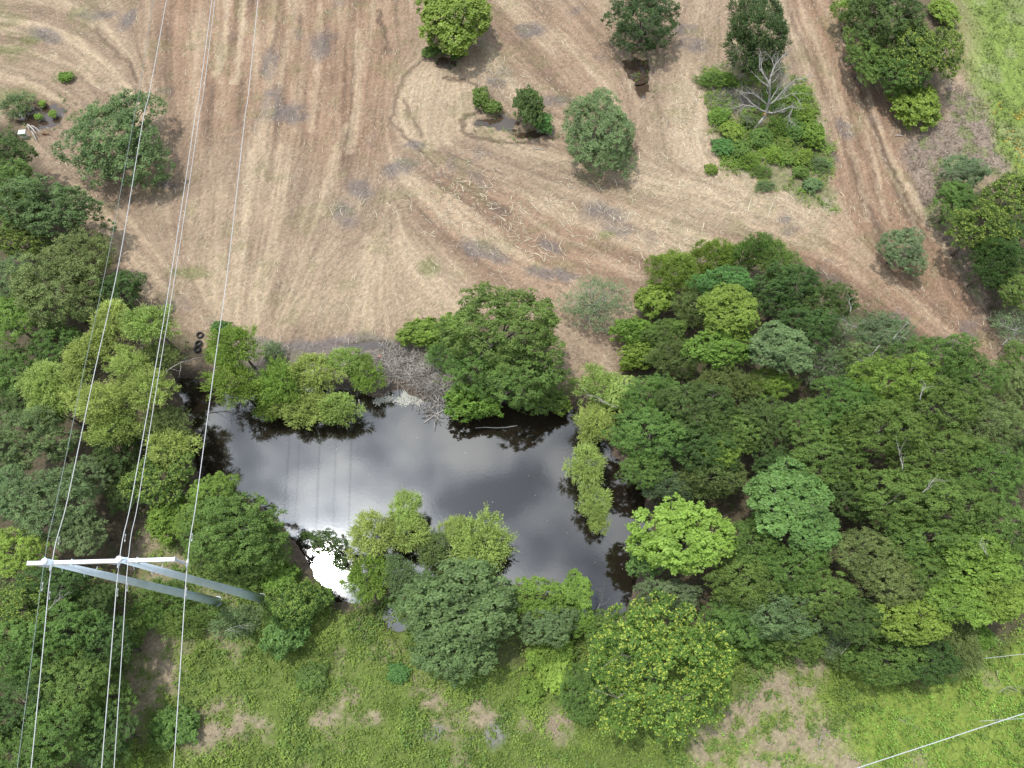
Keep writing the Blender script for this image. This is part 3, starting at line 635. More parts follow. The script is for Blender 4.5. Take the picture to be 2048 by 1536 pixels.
# ================================================================ TREES AND SHRUBS
# px, py, rx, ry, height, kind, leaf colour, label
TREES = [
# standing alone in the mown field
(233,283,94,88,5.6,'C','sage','large rounded grey-green tree standing alone in the mown field under the wires'),
(912,40,70,64,6,'G','bright','bright green tree above the small brown puddle at the top of the mown field'),
(1287,46,72,60,5.6,'C','deep','dark green round tree at the top edge beside the long brown puddle'),
(1510,76,60,78,7.5,'N','deep','dark upright evergreen just behind the bare dead tree'),
(1200,266,68,80,4.9,'C','pale','dense grey-green dome-shaped tree right of the grey puddle in the field'),
(1058,210,28,42,3.4,'K','dark','small narrow dark tree standing in the grey puddle'),
(1084,247,19,19,1.8,'K','blue','low bright round bush touching the small tree in the grey puddle'),
(1800,500,46,46,4,'C','grey','small loose grey-green tree alone at the narrow end of the mown field'),
(1195,605,60,55,4,'S','grey','half-bare grey shrub with pale twigs north-east of the big shore tree'),
(960,195,16,18,1.5,'K','mid','small green sprig at the upper left rim of the grey puddle'),
(985,215,20,12,1.2,'K','mid','low leafy sprig trailing right of the first sprig by the grey puddle'),
(862,104,18,10,1.2,'K','mid','tiny bush at the left rim of the small brown puddle'),
(917,108,14,12,1.2,'K','mid','tiny bush at the right rim of the small brown puddle'),
(131,154,15,9,.8,'K','bright','tiny green tuft alone in the mown grass at far left'),
(34,212,26,20,1.5,'P','pale','loose pale green shrub left of the grey mud puddle at far left'),
(78,234,9,5,.5,'K','lime','tiny lime tuft in the middle of the grey mud puddle at far left'),
(84,207,8,6,.5,'K','lime','tiny lime tuft on the upper rim of the grey mud puddle at far left'),
(104,228,8,7,.5,'K','lime','tiny lime tuft on the right rim of the grey mud puddle at far left'),
# top right clump and its neighbours
(1775,40,66,62,7.5,'B','dark','tall dark green tree at the top of the upper right clump'),
(1700,25,38,30,4,'B','bright','light green shrubby tree at the upper left of the upper right clump'),
(1735,110,42,52,5,'B','mid','mid green tree on the field side of the upper right clump'),
(1800,140,56,48,5.5,'B','mid','round green tree in the lower middle of the upper right clump'),
(1825,100,46,56,6.5,'T','dtip','yellow-flecked tree in the middle of the upper right clump'),
(1880,110,40,56,6,'T','dtip','dark yellow-flecked tree on the meadow side of the upper right clump'),
(1832,212,48,38,2.6,'K','bright','bright green rounded shrub just below the upper right clump'),
(1885,25,26,24,1.6,'K','bright','low bright bush between the upper right clump and the meadow'),
# right edge clump
(1930,350,48,38,4.5,'B','grey','grey-green tree at the top of the right edge clump'),
(1915,410,40,40,4.5,'B','mid','soft green tree on the field side of the right edge clump'),
(2012,405,58,55,6.5,'T','dtip','yellow-flecked dark tree touching the right border'),
(1960,460,55,52,6.5,'T','dtip','yellow-flecked dark tree in the middle of the right edge clump'),
(2030,490,48,52,6,'B','dark','dark tree at the right border below the yellow-flecked one'),
(1985,530,45,46,6,'N','dark','drooping dark evergreen low in the right edge clump'),
(2030,575,40,46,5,'B','mid','green tree at the right border above the pale bare twigs'),
(2022,655,46,40,3,'S','grey','sparse grey shrub with long bare twigs at the right border'),
(2045,730,34,46,3,'B','mid','small green tree at the right border below the bare twigs'),
# left forest
(16,312,56,48,6.5,'B','dark','dark tree at the left border below the white box'),
(15,375,50,50,6.5,'B','mid','dark green tree at the left border above the grey-green tree'),
(105,425,90,58,7.5,'B','sage','wide grey-green tree where the left forest bulges into the field'),
(35,430,50,44,6,'B','mid','green tree at the left border beside the wide grey-green one'),
(50,492,54,34,5,'T','dtip','yellowish tree at the left border between two grey-green trees'),
(165,520,70,60,7,'C','olive','olive tree on the field edge of the left forest'),
(115,590,85,76,8,'C','olive','large olive-grey tree in the middle of the left forest'),
(240,585,48,45,5.5,'B','dark','dark tree at the tip of the left forest beside the mown field'),
(22,560,48,50,7,'C','pale','grey-green tree at the left border beside the large olive one'),
(22,640,52,58,7,'B','bright','bright green tree at the left border beside the large olive-grey tree'),
(35,740,55,52,5,'B','mid','shaded tree at the left border beside the willows'),
(120,690,48,45,5,'B','mid','shaded grey-green tree between the large olive tree and the willows'),
(30,800,40,40,4,'B','dark','dark low tree at the left border above the grey-green woods'),
(55,885,78,68,7.5,'B','sage','broad grey-green tree at the left border level with the pond'),
(110,1010,90,74,8,'C','pale','largest grey-green tree above the crossarm in the left woods'),
(20,985,52,60,7,'C','pale','grey-green tree at the left border beside the largest one'),
(175,950,45,45,5,'B','pale','smaller grey-green tree between the two thick outer wires at pond level'),
(165,1060,48,46,6,'B','pale','grey-green tree just above the left end of the crossarm'),
(235,905,46,50,4,'B','dark','dark shaded tree below the willows near the twin wires'),
(245,980,30,42,3,'B','dark','small dark tree beside the twin wires above the straw clearing'),
(325,960,58,62,5.5,'T','dtip','yellow-green tree between the twin wires and the right wire'),
(335,1035,42,38,3.5,'K','bright','green shrub right of the twin wires above the straw clearing'),
(430,985,46,40,5.5,'B','bright','bright green tree crossed by the right wire on the west bank'),
(385,1035,32,36,5,'B','bright','bright green small tree left of the big west bank tree'),
(478,1050,92,72,7,'B','mid','big mid green tree overhanging the west bank of the pond'),
(440,1100,60,50,5.5,'B','mid','mid green tree just below the big west bank tree'),
(530,1100,46,48,4,'B','mid','mid green tree at the water edge right of the big west bank tree'),
# willows
(228,640,40,46,7,'F','willow','yellow-green willow plume crossed by the thick left wire'),
(300,648,54,44,7.5,'F','willow','yellow-green willow plume highest up beside the mown field'),
(178,712,52,44,7,'F','willow','yellow-green willow plume left of the thick left wire'),
(90,765,42,48,7,'F','willow','westernmost yellow-green willow plume at the forest edge'),
(155,770,42,40,6.5,'F','willow','yellow-green willow plume between the westernmost plume and the thick left wire'),
(110,820,48,44,6,'F','willow','olive-green willow plume below the westernmost one'),
(265,735,48,40,7,'F','willow','yellow-green willow plume in the middle of the willow stand'),
(322,718,44,34,5.5,'F','olive','long-limbed willow leaning toward the mown field from the stand'),
(205,815,60,48,8,'F','willow','broad yellow-green willow plume at the lower left of the stand'),
(295,790,52,44,7.5,'F','willow','yellow-green willow plume under the twin wires'),
(235,860,58,40,6.5,'F','willow','lowest broad willow plume in the stand'),
(335,850,50,40,5.5,'F','olive','dull willow reaching over the dark water below the stand'),
(345,905,52,46,5.5,'F','willow','small willow with spiky plumes west of the open pond'),
# north shore
(470,690,52,46,6.5,'F','bright','bright green willow by the tyres on the north shore'),
(438,712,24,24,2.6,'P','bright','low bright green shrub just right of the tyres'),
(470,770,60,50,5.5,'F','bright','bright green willow over the water crossed by the right wire'),
(440,655,20,16,1.5,'K','blue','small blue-green bush behind the tyres'),
(548,708,18,22,1.4,'P','grey','small pale blue-green shrub at the mud flat edge'),
(565,770,52,48,4.5,'F','bright','willow bush at the left end of the shore thicket'),
(630,745,56,42,4.5,'F','willow','willow bush in the middle of the shore thicket'),
(692,730,44,30,4.2,'F','willow','willow bush at the top of the shore thicket'),
(730,750,38,40,3.5,'F','bright','dark-based willow bush at the right end of the shore thicket'),
(610,815,62,34,3.2,'F','willow','willow bush trailing in the water on the left half of the thicket'),
(680,815,45,34,3,'F','willow','willow bush trailing in the water on the right half of the thicket'),
(545,815,34,28,2.4,'F','bright','low green bush at the waterline left of the thicket'),
(1010,665,112,88,10,'B','mid','largest round green tree on the north shore'),
(1050,760,78,70,7.5,'B','mid','lower green tree in front of the largest shore tree'),
(955,745,62,55,6,'B','mid','green tree at the reeds side of the largest shore tree'),
(950,808,55,36,3.5,'K','bright','bright green bush hanging over the water below the largest tree'),
(1080,800,46,34,3.5,'B','mid','green tree at the waterline right of the bright hanging bush'),
(1115,808,26,20,2,'K','bright','small bright bush at the waterline right of the largest tree'),
(850,668,50,30,2.5,'K','bright','light green bush between the mud flat and the largest tree'),
(900,668,36,34,2.8,'K','bright','bright green bush tucked against the largest tree on its left'),
(890,712,34,28,2,'P','blue','blue-green feathery shrub above the dead reeds'),
(1200,780,54,46,4,'F','willow','thin yellow-green willow above the bare white branch'),
(1190,850,42,38,3.5,'F','willow','thin willow below the bare white branch on the east bank'),
(1240,790,30,40,4,'B','willow','pale yellow-green small tree against the east forest'),
(1172,925,40,46,3.5,'F','willow','yellow-green willow standing in the water off the east bank'),
(1190,1000,34,36,3,'F','willow','lower willow of the strip standing in the water off the east bank'),
(1196,1040,26,26,2.4,'F','willow','southern tip willow of the strip standing in the water'),
# bushes in the southern water
(656,1086,34,27,4,'B','dark','dark small-leaved sapling over the bright glare on the pond'),
(680,1125,15,20,3,'B','dark','lower branch clump of saplings over the glare'),
(615,1072,13,8,2,'K','dark','small leafy sprig at the left of the glare'),
(812,1015,32,38,4.5,'F','willow','narrow yellow-green willow rising highest from the south water'),
(750,1075,52,48,4.5,'F','willow','grey-green willow at the left of the south water group'),
(815,1070,48,42,4.2,'F','willow','willow in the centre of the south water group'),
(868,1100,42,38,3.6,'F','olive','dark-based willow just left of the round one in the south water'),
(965,1092,66,60,4.5,'F','willow','round yellow-green willow standing in open water at the south'),
(910,1065,30,30,3.4,'F','willow','small upright willow joining the round one in the south water'),
(735,1150,52,46,4,'F','bright','feathery green shrub on the south bank next to the glare'),
(800,1150,44,36,4,'F','pale','feathery pale green shrub on the south bank left of the large tree'),
# south bank
(930,1215,104,80,7.5,'G','sage','large grey-green tree on the south bank with coarse leaf clumps'),
(905,1300,72,52,5.5,'G','sage','lower grey-green tree just south of the large south bank tree'),
(838,1215,48,52,4.5,'B','sage','grey-green tree at the left flank of the large south bank tree'),
(1075,1195,58,42,5,'B','bright','green tree on the south bank right of the large grey-green tree'),
(1100,1245,56,40,4.5,'B','pale','dull green tree below the green one on the south bank'),
(1152,1180,30,34,4.5,'G','bright','lime green sapling at the end of the south bank thicket'),
(1150,1235,40,34,3.5,'B','bright','green shrubby tree near the narrow southern arm of water'),
(1205,1250,42,34,3.5,'B','mid','mid green tree at the tip of the southern arm of water'),
(1340,1195,56,34,5,'C','grey','silvery grey-green tree between the big flowering tree and the lime tree'),
(1310,1330,138,132,9.5,'Y','ytip','huge round tree covered in yellow-tipped leaves at the bottom'),
(1160,1385,46,44,3,'B','mid','grey-green shrub at the lower left flank of the yellow-tipped tree'),
(1110,1350,34,28,1.6,'K','lime','lime green bush on the grass left of the yellow-tipped tree'),
(1085,1310,32,24,1.8,'K','bright','bright bush under the edge of the large south bank tree'),
(1130,1300,26,24,1.6,'K','bright','small bright bush in the gap between south bank trees'),
(1060,1385,24,22,1.2,'K','bright','tiny bush in the grass south of the lime bush'),
# by the pylon
(330,1195,46,28,2.2,'P','mid','fern-like shrub left of the pole bases'),
(300,1228,36,26,2,'P','mid','fern-like shrub lowest left of the pole bases'),
(400,1232,36,20,1.2,'P','mid','fern-like shrub just below the left pole base'),
(370,1250,40,26,1.8,'P','mid','fern-like shrub below the straw clearing'),
(472,1245,42,22,1.4,'P','pale','pale feathery shrub between the two pole bases and the lime tree'),
(545,1232,22,16,1,'P','mid','small feathery shrub by the right pole base'),
(592,1212,56,48,4,'T','dtip','round lime-tipped tree next to the right pole base'),
(575,1268,44,34,2.8,'K','blue','dark blue-green bush under the round lime-tipped tree'),
(635,1200,28,26,2,'K','mid','small bush right of the round lime-tipped tree'),
(620,1352,32,26,1.2,'K','mid','low green bush alone in the southern weeds'),
(355,1455,46,32,1.6,'K','mid','low green shrub on the bottom straw patch by the right wire'),
(560,1160,36,26,1.6,'K','bright','low bush between the west bank trees and the right pole'),
(480,1150,44,22,1.5,'K','mid','low bush under the right pole'),
(800,1345,22,18,1,'K','blue','low blue-green bush in the southern weeds below the puddle'),
# bottom left woods
(35,1105,56,50,6.5,'B','lime','yellow-green tree at the left border beside the crossarm end'),
(115,1175,66,44,6.5,'B','dark','dark tree directly under the left pole top'),
(50,1215,62,52,7,'T','dtip','green tree with light tips at the left border below the crossarm'),
(190,1205,44,40,5,'B','dark','dark tree between the left pole and the straw clearing'),
(135,1270,72,56,7.5,'B','mid','dark green tree in the middle of the bottom left woods'),
(45,1310,72,58,8,'B','mid','dark green tree at the left border in the middle of the bottom left woods'),
(215,1290,50,52,6,'B','dark','dark tree at the east edge of the bottom left woods'),
(150,1370,72,58,7.5,'B','mid','green tree under the thick left wire low in the woods'),
(50,1410,72,58,8,'B','dark','dark green tree at the left border low in the woods'),
(225,1390,46,50,5,'B','mid','green tree at the woods edge level with the bottom straw patch'),
(120,1470,76,58,7.5,'B','mid','green tree near the bottom left corner right of the thin wire'),
(30,1505,66,54,7.5,'B','mid','green tree in the bottom left corner'),
(215,1480,52,52,5.5,'B','dark','dark tree at the bottom border between the two thick left wires'),
(245,1525,34,26,3.5,'B','bright','brighter small tree at the bottom border by the twin wires'),
(262,1270,26,24,2.5,'K','mid','small shrub at the woods edge left of the bare straw track'),
# east forest, northern half
(1345,545,46,44,6,'N','bright','bright feathery evergreen at the north-west corner of the east forest'),
(1420,525,52,42,5.5,'N','bright','feathery evergreen second along the north edge of the east forest'),
(1490,515,54,40,6,'N','mid','feathery evergreen third along the north edge of the east forest'),
(1555,530,34,52,6.5,'N','mid','narrow upright evergreen at the top of the east forest'),
(1310,600,40,32,4,'K','bright','bright bushy tree at the west edge of the east forest beside the bare shrub'),
(1445,575,62,42,7.5,'B','blue','dark blue-green tree behind the bright pointed tree'),
(1460,625,54,52,9,'G','bright','bright pointed tree rising above the blue-green one'),
(1390,620,42,44,5,'N','olive','grey-green tree left of the bright pointed tree'),
(1575,585,66,50,7.5,'B','dark','dark green tree right of the blue-green tree near the field'),
(1645,610,58,44,7,'B','dark','dark green tree on the field edge of the east forest'),
(1610,660,60,46,7.5,'B','dark','dark green tree above the pale-leaved tree'),
(1270,665,44,30,3.5,'K','bright','bright low tree beside the bare straw path'),
(1330,668,42,32,4.5,'B','mid','dull green tree right of the bare straw path'),
(1285,715,42,28,3,'K','bright','bright bush lowest along the bare straw path'),
(1350,720,50,40,5.5,'N','olive','grey feathery tree in the west part of the east forest'),
(1435,705,60,46,7.5,'G','bright','bright green tree below the bright pointed tree'),
(1555,700,58,52,9,'G','pale','pale mint-green tree standing above its neighbours'),
(1450,775,58,44,6.5,'N','olive','dull feathery tree below the bright green one'),
(1545,775,50,38,6,'B','bright','bright green tree just below the pale mint-green one'),
(1690,665,46,40,6,'S','pale','thin-crowned tree with bare white branch tips on the field edge'),
(1765,670,56,46,6.5,'C','grey','grey-green tree with dead branches at the field edge'),
(1650,735,52,40,6,'S','pale','thin twiggy tree left of the dead-branched one'),
(1720,730,60,40,6,'C','olive','dull tree with bare twigs below the dead-branched one'),
(1300,790,58,44,6.5,'B','mid','green tree at the west edge above the east bank willows'),
(1300,870,72,60,8,'B','mid','big green tree overhanging the east bank'),
(1385,820,74,58,8.5,'B','dark','dark green tree in the western middle of the east forest'),
(1390,900,74,54,7.5,'B','dark','dark green tree below another in the western middle'),
(1470,860,66,50,7.5,'B','mid','dark green tree in the heart of the east forest'),
(1530,850,50,52,7,'B','dark','dark tree below the bright green one in mid forest'),
(1290,940,46,40,6,'B','mid','green tree leaning over the channel behind the water willows'),
# east forest, great canopy
(1860,725,82,50,9,'C','mid','green canopy tree at the northern tip near the field end'),
(1945,755,62,48,7.5,'C','mid','dull green tree at the north-east side of the canopy'),
(1780,770,86,58,9.5,'C','bright','fine-leaved green canopy tree below the dead-branched one'),
(1690,810,70,56,9,'C','mid','fine-leaved canopy tree left of centre'),
(1870,815,90,62,10,'C','mid','large fine-leaved canopy tree in the upper centre'),
(1610,850,62,52,8,'B','mid','green canopy tree right of the dark mid forest tree'),
(1760,860,86,58,10,'C','mid','large fine-leaved canopy tree above the dark gap'),
(1970,850,76,60,9,'C','olive','olive-tinged canopy tree toward the right border'),
(1870,910,80,52,9,'B','mid','canopy tree just right of the dark gap'),
(1650,920,76,52,8.5,'B','mid','canopy tree left of the dark gap'),
(1975,945,72,60,9,'C','mid','canopy tree above the right border notch'),
(2040,800,44,70,5,'C','olive','low olive tree at the right border above the notch'),
(2045,920,32,70,6,'B','dark','dark tree at the right border of the canopy'),
(1560,935,52,40,6.5,'B','dark','dark tree just above the mint-green bushy tree'),
(1800,1000,90,60,9.5,'B','mid','canopy tree directly below the dark gap'),
(1900,1010,84,62,9.5,'B','mid','canopy tree in the lower right of the great canopy'),
(1985,1045,70,62,9,'B','mid','canopy tree nearest the right border below the notch'),
(1700,1000,56,44,7,'B','dark','dark tree between the mint-green tree and the canopy'),
(1850,1085,88,52,8.5,'B','mid','canopy tree above the olive-brown tree on its right'),
(1950,1125,82,58,8.5,'G','bright','bright tree at the lower right of the canopy'),
(2035,1130,34,60,5,'B','dark','dark tree in the shade at the right border'),
# east forest, southern half
(1415,960,70,38,6,'N','olive','feathery olive tree above the bright lime tree'),
(1340,975,50,34,5,'N','grey','silvery feathery tree on the bank above the bright lime tree'),
(1430,905,40,30,7,'K','bright','small bright bush-like crown amid the dark west forest'),
(1368,1085,90,78,8.5,'G','lime','brightest lime-green tree on the east bank'),
(1300,1110,48,46,5,'B','blue','blue-green tree at the water edge below the lime tree'),
(1575,1000,78,72,9,'G','blue','mint-green tree in the middle of the east forest'),
(1625,1060,52,46,8,'G','blue','mint-green lower crown of trees beside the olive-brown one'),
(1500,1085,60,50,6.5,'C','mid','dull green tree between the lime tree and the mint-green tree'),
(1730,1110,66,54,8,'C','olive','olive-brown tree in the lower middle of the forest'),
(1775,1170,66,48,7.5,'C','olive','olive-brown tree just below the other olive-brown one'),
(1570,1145,78,50,7.5,'C','mid','mid green tree below the mint-green one'),
(1490,1165,72,52,7.5,'C','mid','mid green tree right of the lime tree foot'),
(1640,1185,66,50,7.5,'B','mid','green tree left of the light green domed tree'),
(1550,1230,80,46,6.5,'C','pale','greyish-green tree above the bottom straw patch'),
(1470,1240,50,44,5.5,'B','mid','dark green tree right of the yellow-tipped tree'),
(1710,1240,60,46,7,'B','dark','dark green tree under the light green domed tree'),
(1820,1250,68,46,7.5,'G','bright','light green domed tree near the bottom right meadow'),
(1905,1205,60,44,8,'G','bright','light green tree right of the domed one'),
(1985,1190,60,50,7.5,'G','bright','light green tree at the far right of the forest edge'),
(1865,1145,48,40,7.5,'B','mid','green tree between the olive-brown trees and the bright edge'),
(1770,1320,72,42,5.5,'B','mid','dark green tree at the forest foot facing the meadow'),
(1850,1325,66,44,5.5,'B','dark','dark green tree at the forest foot below the domed tree'),
(1920,1300,42,50,4.5,'F','olive','feathery drooping tree at the forest corner by the thin wire'),
(1658,1282,36,32,3.5,'S','grey','greyish twiggy shrub at the tip of the bottom straw patch'),
(1690,1310,34,26,3,'N','olive','dull feathery shrub with pale twigs facing the meadow'),
(1590,1280,54,30,4.5,'B','mid','green tree edge just above the bottom straw patch'),
(1500,1290,48,26,3,'K','mid','low bush belt right of the yellow-tipped tree'),
(1450,1300,34,24,2.4,'K','bright','bright low bush touching the yellow-tipped tree on its right'),
(1960,1270,26,24,2,'K','bright','bright low bush at the forest corner above the thin wire'),
]
ISLE = [ # bushes in the weedy island round the dead tree
(1628,272,20,20,1.8,'bright','round bright bush at the right corner of the weedy island'),
(1545,308,16,14,1.1,'lime','lime yellow bush in the middle of the weedy island'),
(1462,262,20,16,1.1,'bright','yellow-green bush left of the dead tree foot'),
(1438,230,20,13,1,'mid','low green bush at the left rim of the weedy island'),
(1420,160,22,10,1,'mid','low green bush at the upper left corner of the weedy island'),
(1452,158,22,13,1,'mid','green bush left of the dark evergreen foot'),
(1520,278,20,17,1.1,'mid','green bush just below the dead tree foot'),
(1560,252,19,15,1.2,'red','reddish-tipped bush right of the dead tree foot'),
(1590,262,20,16,1.3,'mid','green bush between the reddish bush and the round bright one'),
(1608,225,20,15,1.4,'bright','bright bush near the right arm of the dead tree'),
(1575,228,18,13,1.2,'mid','green bush under the right arm of the dead tree'),
(1450,292,22,15,1,'blue','blue-green bush in the lower left of the weedy island'),
(1478,300,18,14,1,'mid','dark bush beside the blue-green one'),
(1500,322,18,13,.9,'mid','green bush on the lower rim left of the lime one'),
(1575,312,16,14,1,'red','reddish bush right of the lime one'),
(1606,312,17,13,1,'mid','green bush below the round bright one'),
(1525,345,16,10,.8,'mid','low tuft on the lower rim of the weedy island'),
(1424,338,12,10,.7,'bright','small isolated tuft outside the lower left of the island'),
(1600,345,15,10,.8,'mid','low green tuft toward the pointed end of the island'),
(1640,330,17,12,.9,'pale','pale tuft at the right rim below the round bush'),
(1625,370,18,11,.8,'pale','pale tuft nearest the pointed end of the island'),
(1500,243,15,12,1.0,'olive','dull bush right beside the dead tree trunk'),
(1540,210,18,12,1.1,'mid','green bush behind the dead tree'),
(1600,185,16,14,1.1,'mid','green bush at the upper right of the dead tree'),
(1568,290,15,12,1.0,'red','small orange-tinged bush in the centre right of the island'),
(1530,372,16,9,.7,'pale','pale low tuft at the bottom rim of the island'),
]
for row in TREES: plant(*row)
for i_, (px, py, rx, ry, H, colr, lab) in enumerate(ISLE): plant(px, py, rx * 1.1, ry * 1.1, H, 'KP'[i_ % 3 == 1], colr if colr != 'mid' else ('mid', 'bright')[i_ % 2], lab, 'bushes in the weedy island')
print('trees', round(time.time() - T0, 1))

# ================================================================ GROUND COVER
def scatter(name, n, box, dens_fn, style, size, mat, label, cat, seed, k=7, hgt=.25, spread=.12, tintfn=None):
    r = np.random.default_rng(seed); x = r.uniform(box[0], box[2], n); y = r.uniform(box[1], box[3], n)
    keep = r.random(n) < dens_fn(x, y); x, y = x[keep], y[keep]; z = lookup(Z, x, y)
    clump = fbm(x, y, .9, seed + 5, 3); tall = sstep(.45, .72, fbm(x, y, 2.6, seed + 9, 3)); h = hgt * (0.2 + 1.6 * clump * r.random(len(x))) * (1 + 1.8 * tall)
    P = np.stack([x, y, z + h], -1); N = np.tile(np.array([0, 0, 1.0]), (len(x), 1)); tint = np.clip(clump * 1.3 - .15 + r.normal(0, .12, len(x)), 0, 1)
    if style == 'leaf': V, F, T = leaves(P, N, k, r, spread, size, size * .65, tint=tint)
    else: V, F, T = strands(P, N, r, hgt * 2.2, k, size, size * .22, up=.3, jitter=.9, tint=tint)
    me = mesh_np(name, V, F, attrs={'tint': T}); o = link(name, me, mat); tag(o, label, cat, kind='stuff'); return o
LM['weed'] = leafmat('leaf_weed', (.090, .142, .026), (.265, .365, .070)); LM['meadow'] = leafmat('leaf_meadow', (.090, .122, .034), (.215, .275, .085)); bx0, bx1 = at(0, 1180).x - 6, at(2048, 1180).x + 8
fsouth = lambda x, y: np.clip(lookup(south * np.clip(1 - bare * 1.15, .0, 1) * (1 - litter * .5) * (sd_p < -.3), x, y), 0, 1) * (.35 + .65 * sstep(.36, .55, fbm(x, y, 1.2, 77, 3)))
limezone = zone([(1380,1500),(1640,1500),(1760,1380),(1900,1370),(2050,1270),(2300,1200),(2300,1800),(1300,1800)], 2)
scatter('ground_weeds', 40000, (bx0, -9, bx1, 14), lambda x, y: fsouth(x, y) * (1 - lookup(limezone, x, y) * .75), 'leaf', .17, LM['weed'], 'low bright green weeds and vines covering the ground south of the pond', 'ground cover', 31, k=6, hgt=.22)
tallp = lambda x, y: fsouth(x, y) * sstep(.50, .60, fbm(x, y, 2.2, 93, 4)) * (1 - lookup(limezone, x, y) * .6)
scatter('tall_weeds', 22000, (bx0, -9, bx1, 14), tallp, 'leaf', .20, LM['mid'], 'taller dark green weed clumps standing in the growth south of the pond', 'ground cover', 43, k=7, hgt=.45, spread=.15)
scatter('meadow_weeds', 16000, (-10, -9, bx1 + 8, 16), lambda x, y: fsouth(x, y) * lookup(limezone, x, y), 'leaf', .17, LM['lime'], 'yellow-green meadow growth in the bottom right corner', 'ground cover', 32, k=6, hgt=.20)
scatter('meadow_grass', 16000, (30, 28, 80, 88), lambda x, y: lookup(lime, x, y) * (.3 + .7 * sstep(.4, .6, fbm(x, y, 2, 71, 3))), 'leaf', .24, LM['meadow'], 'bright green meadow grass in the top right corner', 'grass', 33, k=5, hgt=.16, spread=.2)
scatter('island_weeds', 16000, (at(1400, 140).x - 2, at(0, 430).y - 1, at(1670, 140).x + 4, at(0, 120).y), lambda x, y: lookup(isle * (1 - .75 * blob(1625, 385, 4.5, 4.5, 0, .7)), x, y) * sstep(.35, .6, fbm(x, y, 1.6, 72, 3)), 'leaf', .17, LM['bright'], 'tangled low weeds filling the unmown island round the dead tree', 'ground cover', 34, k=6, hgt=.32)
under = lambda x, y: np.clip(lookup(litter * (sd_p < -.4), x, y) + lookup(zone([(1890,40),(1960,100),(1930,200),(1850,260),(1760,200)], .8), x, y) * .5, 0, 1) * .55 * sstep(.4, .55, fbm(x, y, 2, 79, 3))
scatter('forest_undergrowth', 22000, (-52, -10, 56, 52), under, 'leaf', .20, LM['dark'], 'dark undergrowth on the forest floor between the trunks', 'undergrowth', 35, k=6, hgt=.45, spread=.16)
bank = lambda x, y: lookup(((sd_p < -.1) & (sd_p > -2.2)).astype(float) * (1 - flat) * (1 - np.clip(blob(810, 760, 4, 4), 0, 1)), x, y) * .6 * sstep(.38, .5, fbm(x, y, 1.5, 80, 3))
scatter('bank_plants', 16000, (-26, 3, 14, 30), bank, 'leaf', .18, LM['mid'], 'leafy green plants lining the bank of the pond', 'ground cover', 36, k=6, hgt=.35)
dz = deadg * (1 - lime)
M_DRY = leafmat('dry_grass', (.22, .165, .125), (.42, .34, .27), transl=.15, spec=.1)
M_STR = leafmat('straw_blade', (.46, .38, .26), (.84, .76, .58), transl=.1, spec=.1)
pud = np.zeros(X.shape)
for (px, py, rx, ry) in PUDDLES[:7]:
    c = at(px, py); q_ = np.sqrt(((w2X - c.x) / rx) ** 2 + ((w2Y - c.y) / ry) ** 2); pud = np.maximum(pud, sstep(.55, .9, q_) * (1 - sstep(1.3, 1.9, q_)))
pud = np.maximum(pud, blob(1035, 232, 3.2, 1.0) * .8)
scatter('puddle_plants', 9000, (-60, 40, 24, 76), lambda x, y: lookup(pud, x, y) * sstep(.42, .6, fbm(x, y, 1.1, 85, 3)), 'leaf', .17, LM['mid'], 'low green plants growing round the rims of the field puddles', 'ground cover', 40, k=6, hgt=.2)
scatter('dead_grass', 9000, (28, 26, 62, 70), lambda x, y: lookup(dz, x, y), 'blade', .30, M_DRY, 'flattened greyish-brown dead grass along the right edge of the mown field', 'dead grass', 37, k=6, hgt=.30)
scatter('dry_weeds', 9000, (bx0, -9, bx1, 16), lambda x, y: lookup(np.clip(bare, 0, 1), x, y) * .8, 'blade', .2, M_DRY, 'dry straw-coloured weeds in the bare patches south of the pond', 'dead grass', 38, k=5, hgt=.14)
M_FLOW = leafmat('flower_orange', (.50, .30, .03), (.75, .50, .05), transl=.1)
fl = np.zeros(X.shape)
for b in [(2035,285,1.3,2.6,10),(1990,215,.8,1.0,0),(2045,235,1.0,1.0,0),(1965,205,.5,.5,0),(2046,330,.8,1,0)]: fl = np.maximum(fl, blob(*b))
scatter('wild_flowers', 2600, (40, 40, 66, 66), lambda x, y: lookup(fl, x, y) * .6, 'leaf', .15, M_FLOW, 'drift of orange-yellow wild flowers in the top right meadow', 'flowers', 39, k=4, hgt=.25, spread=.1)

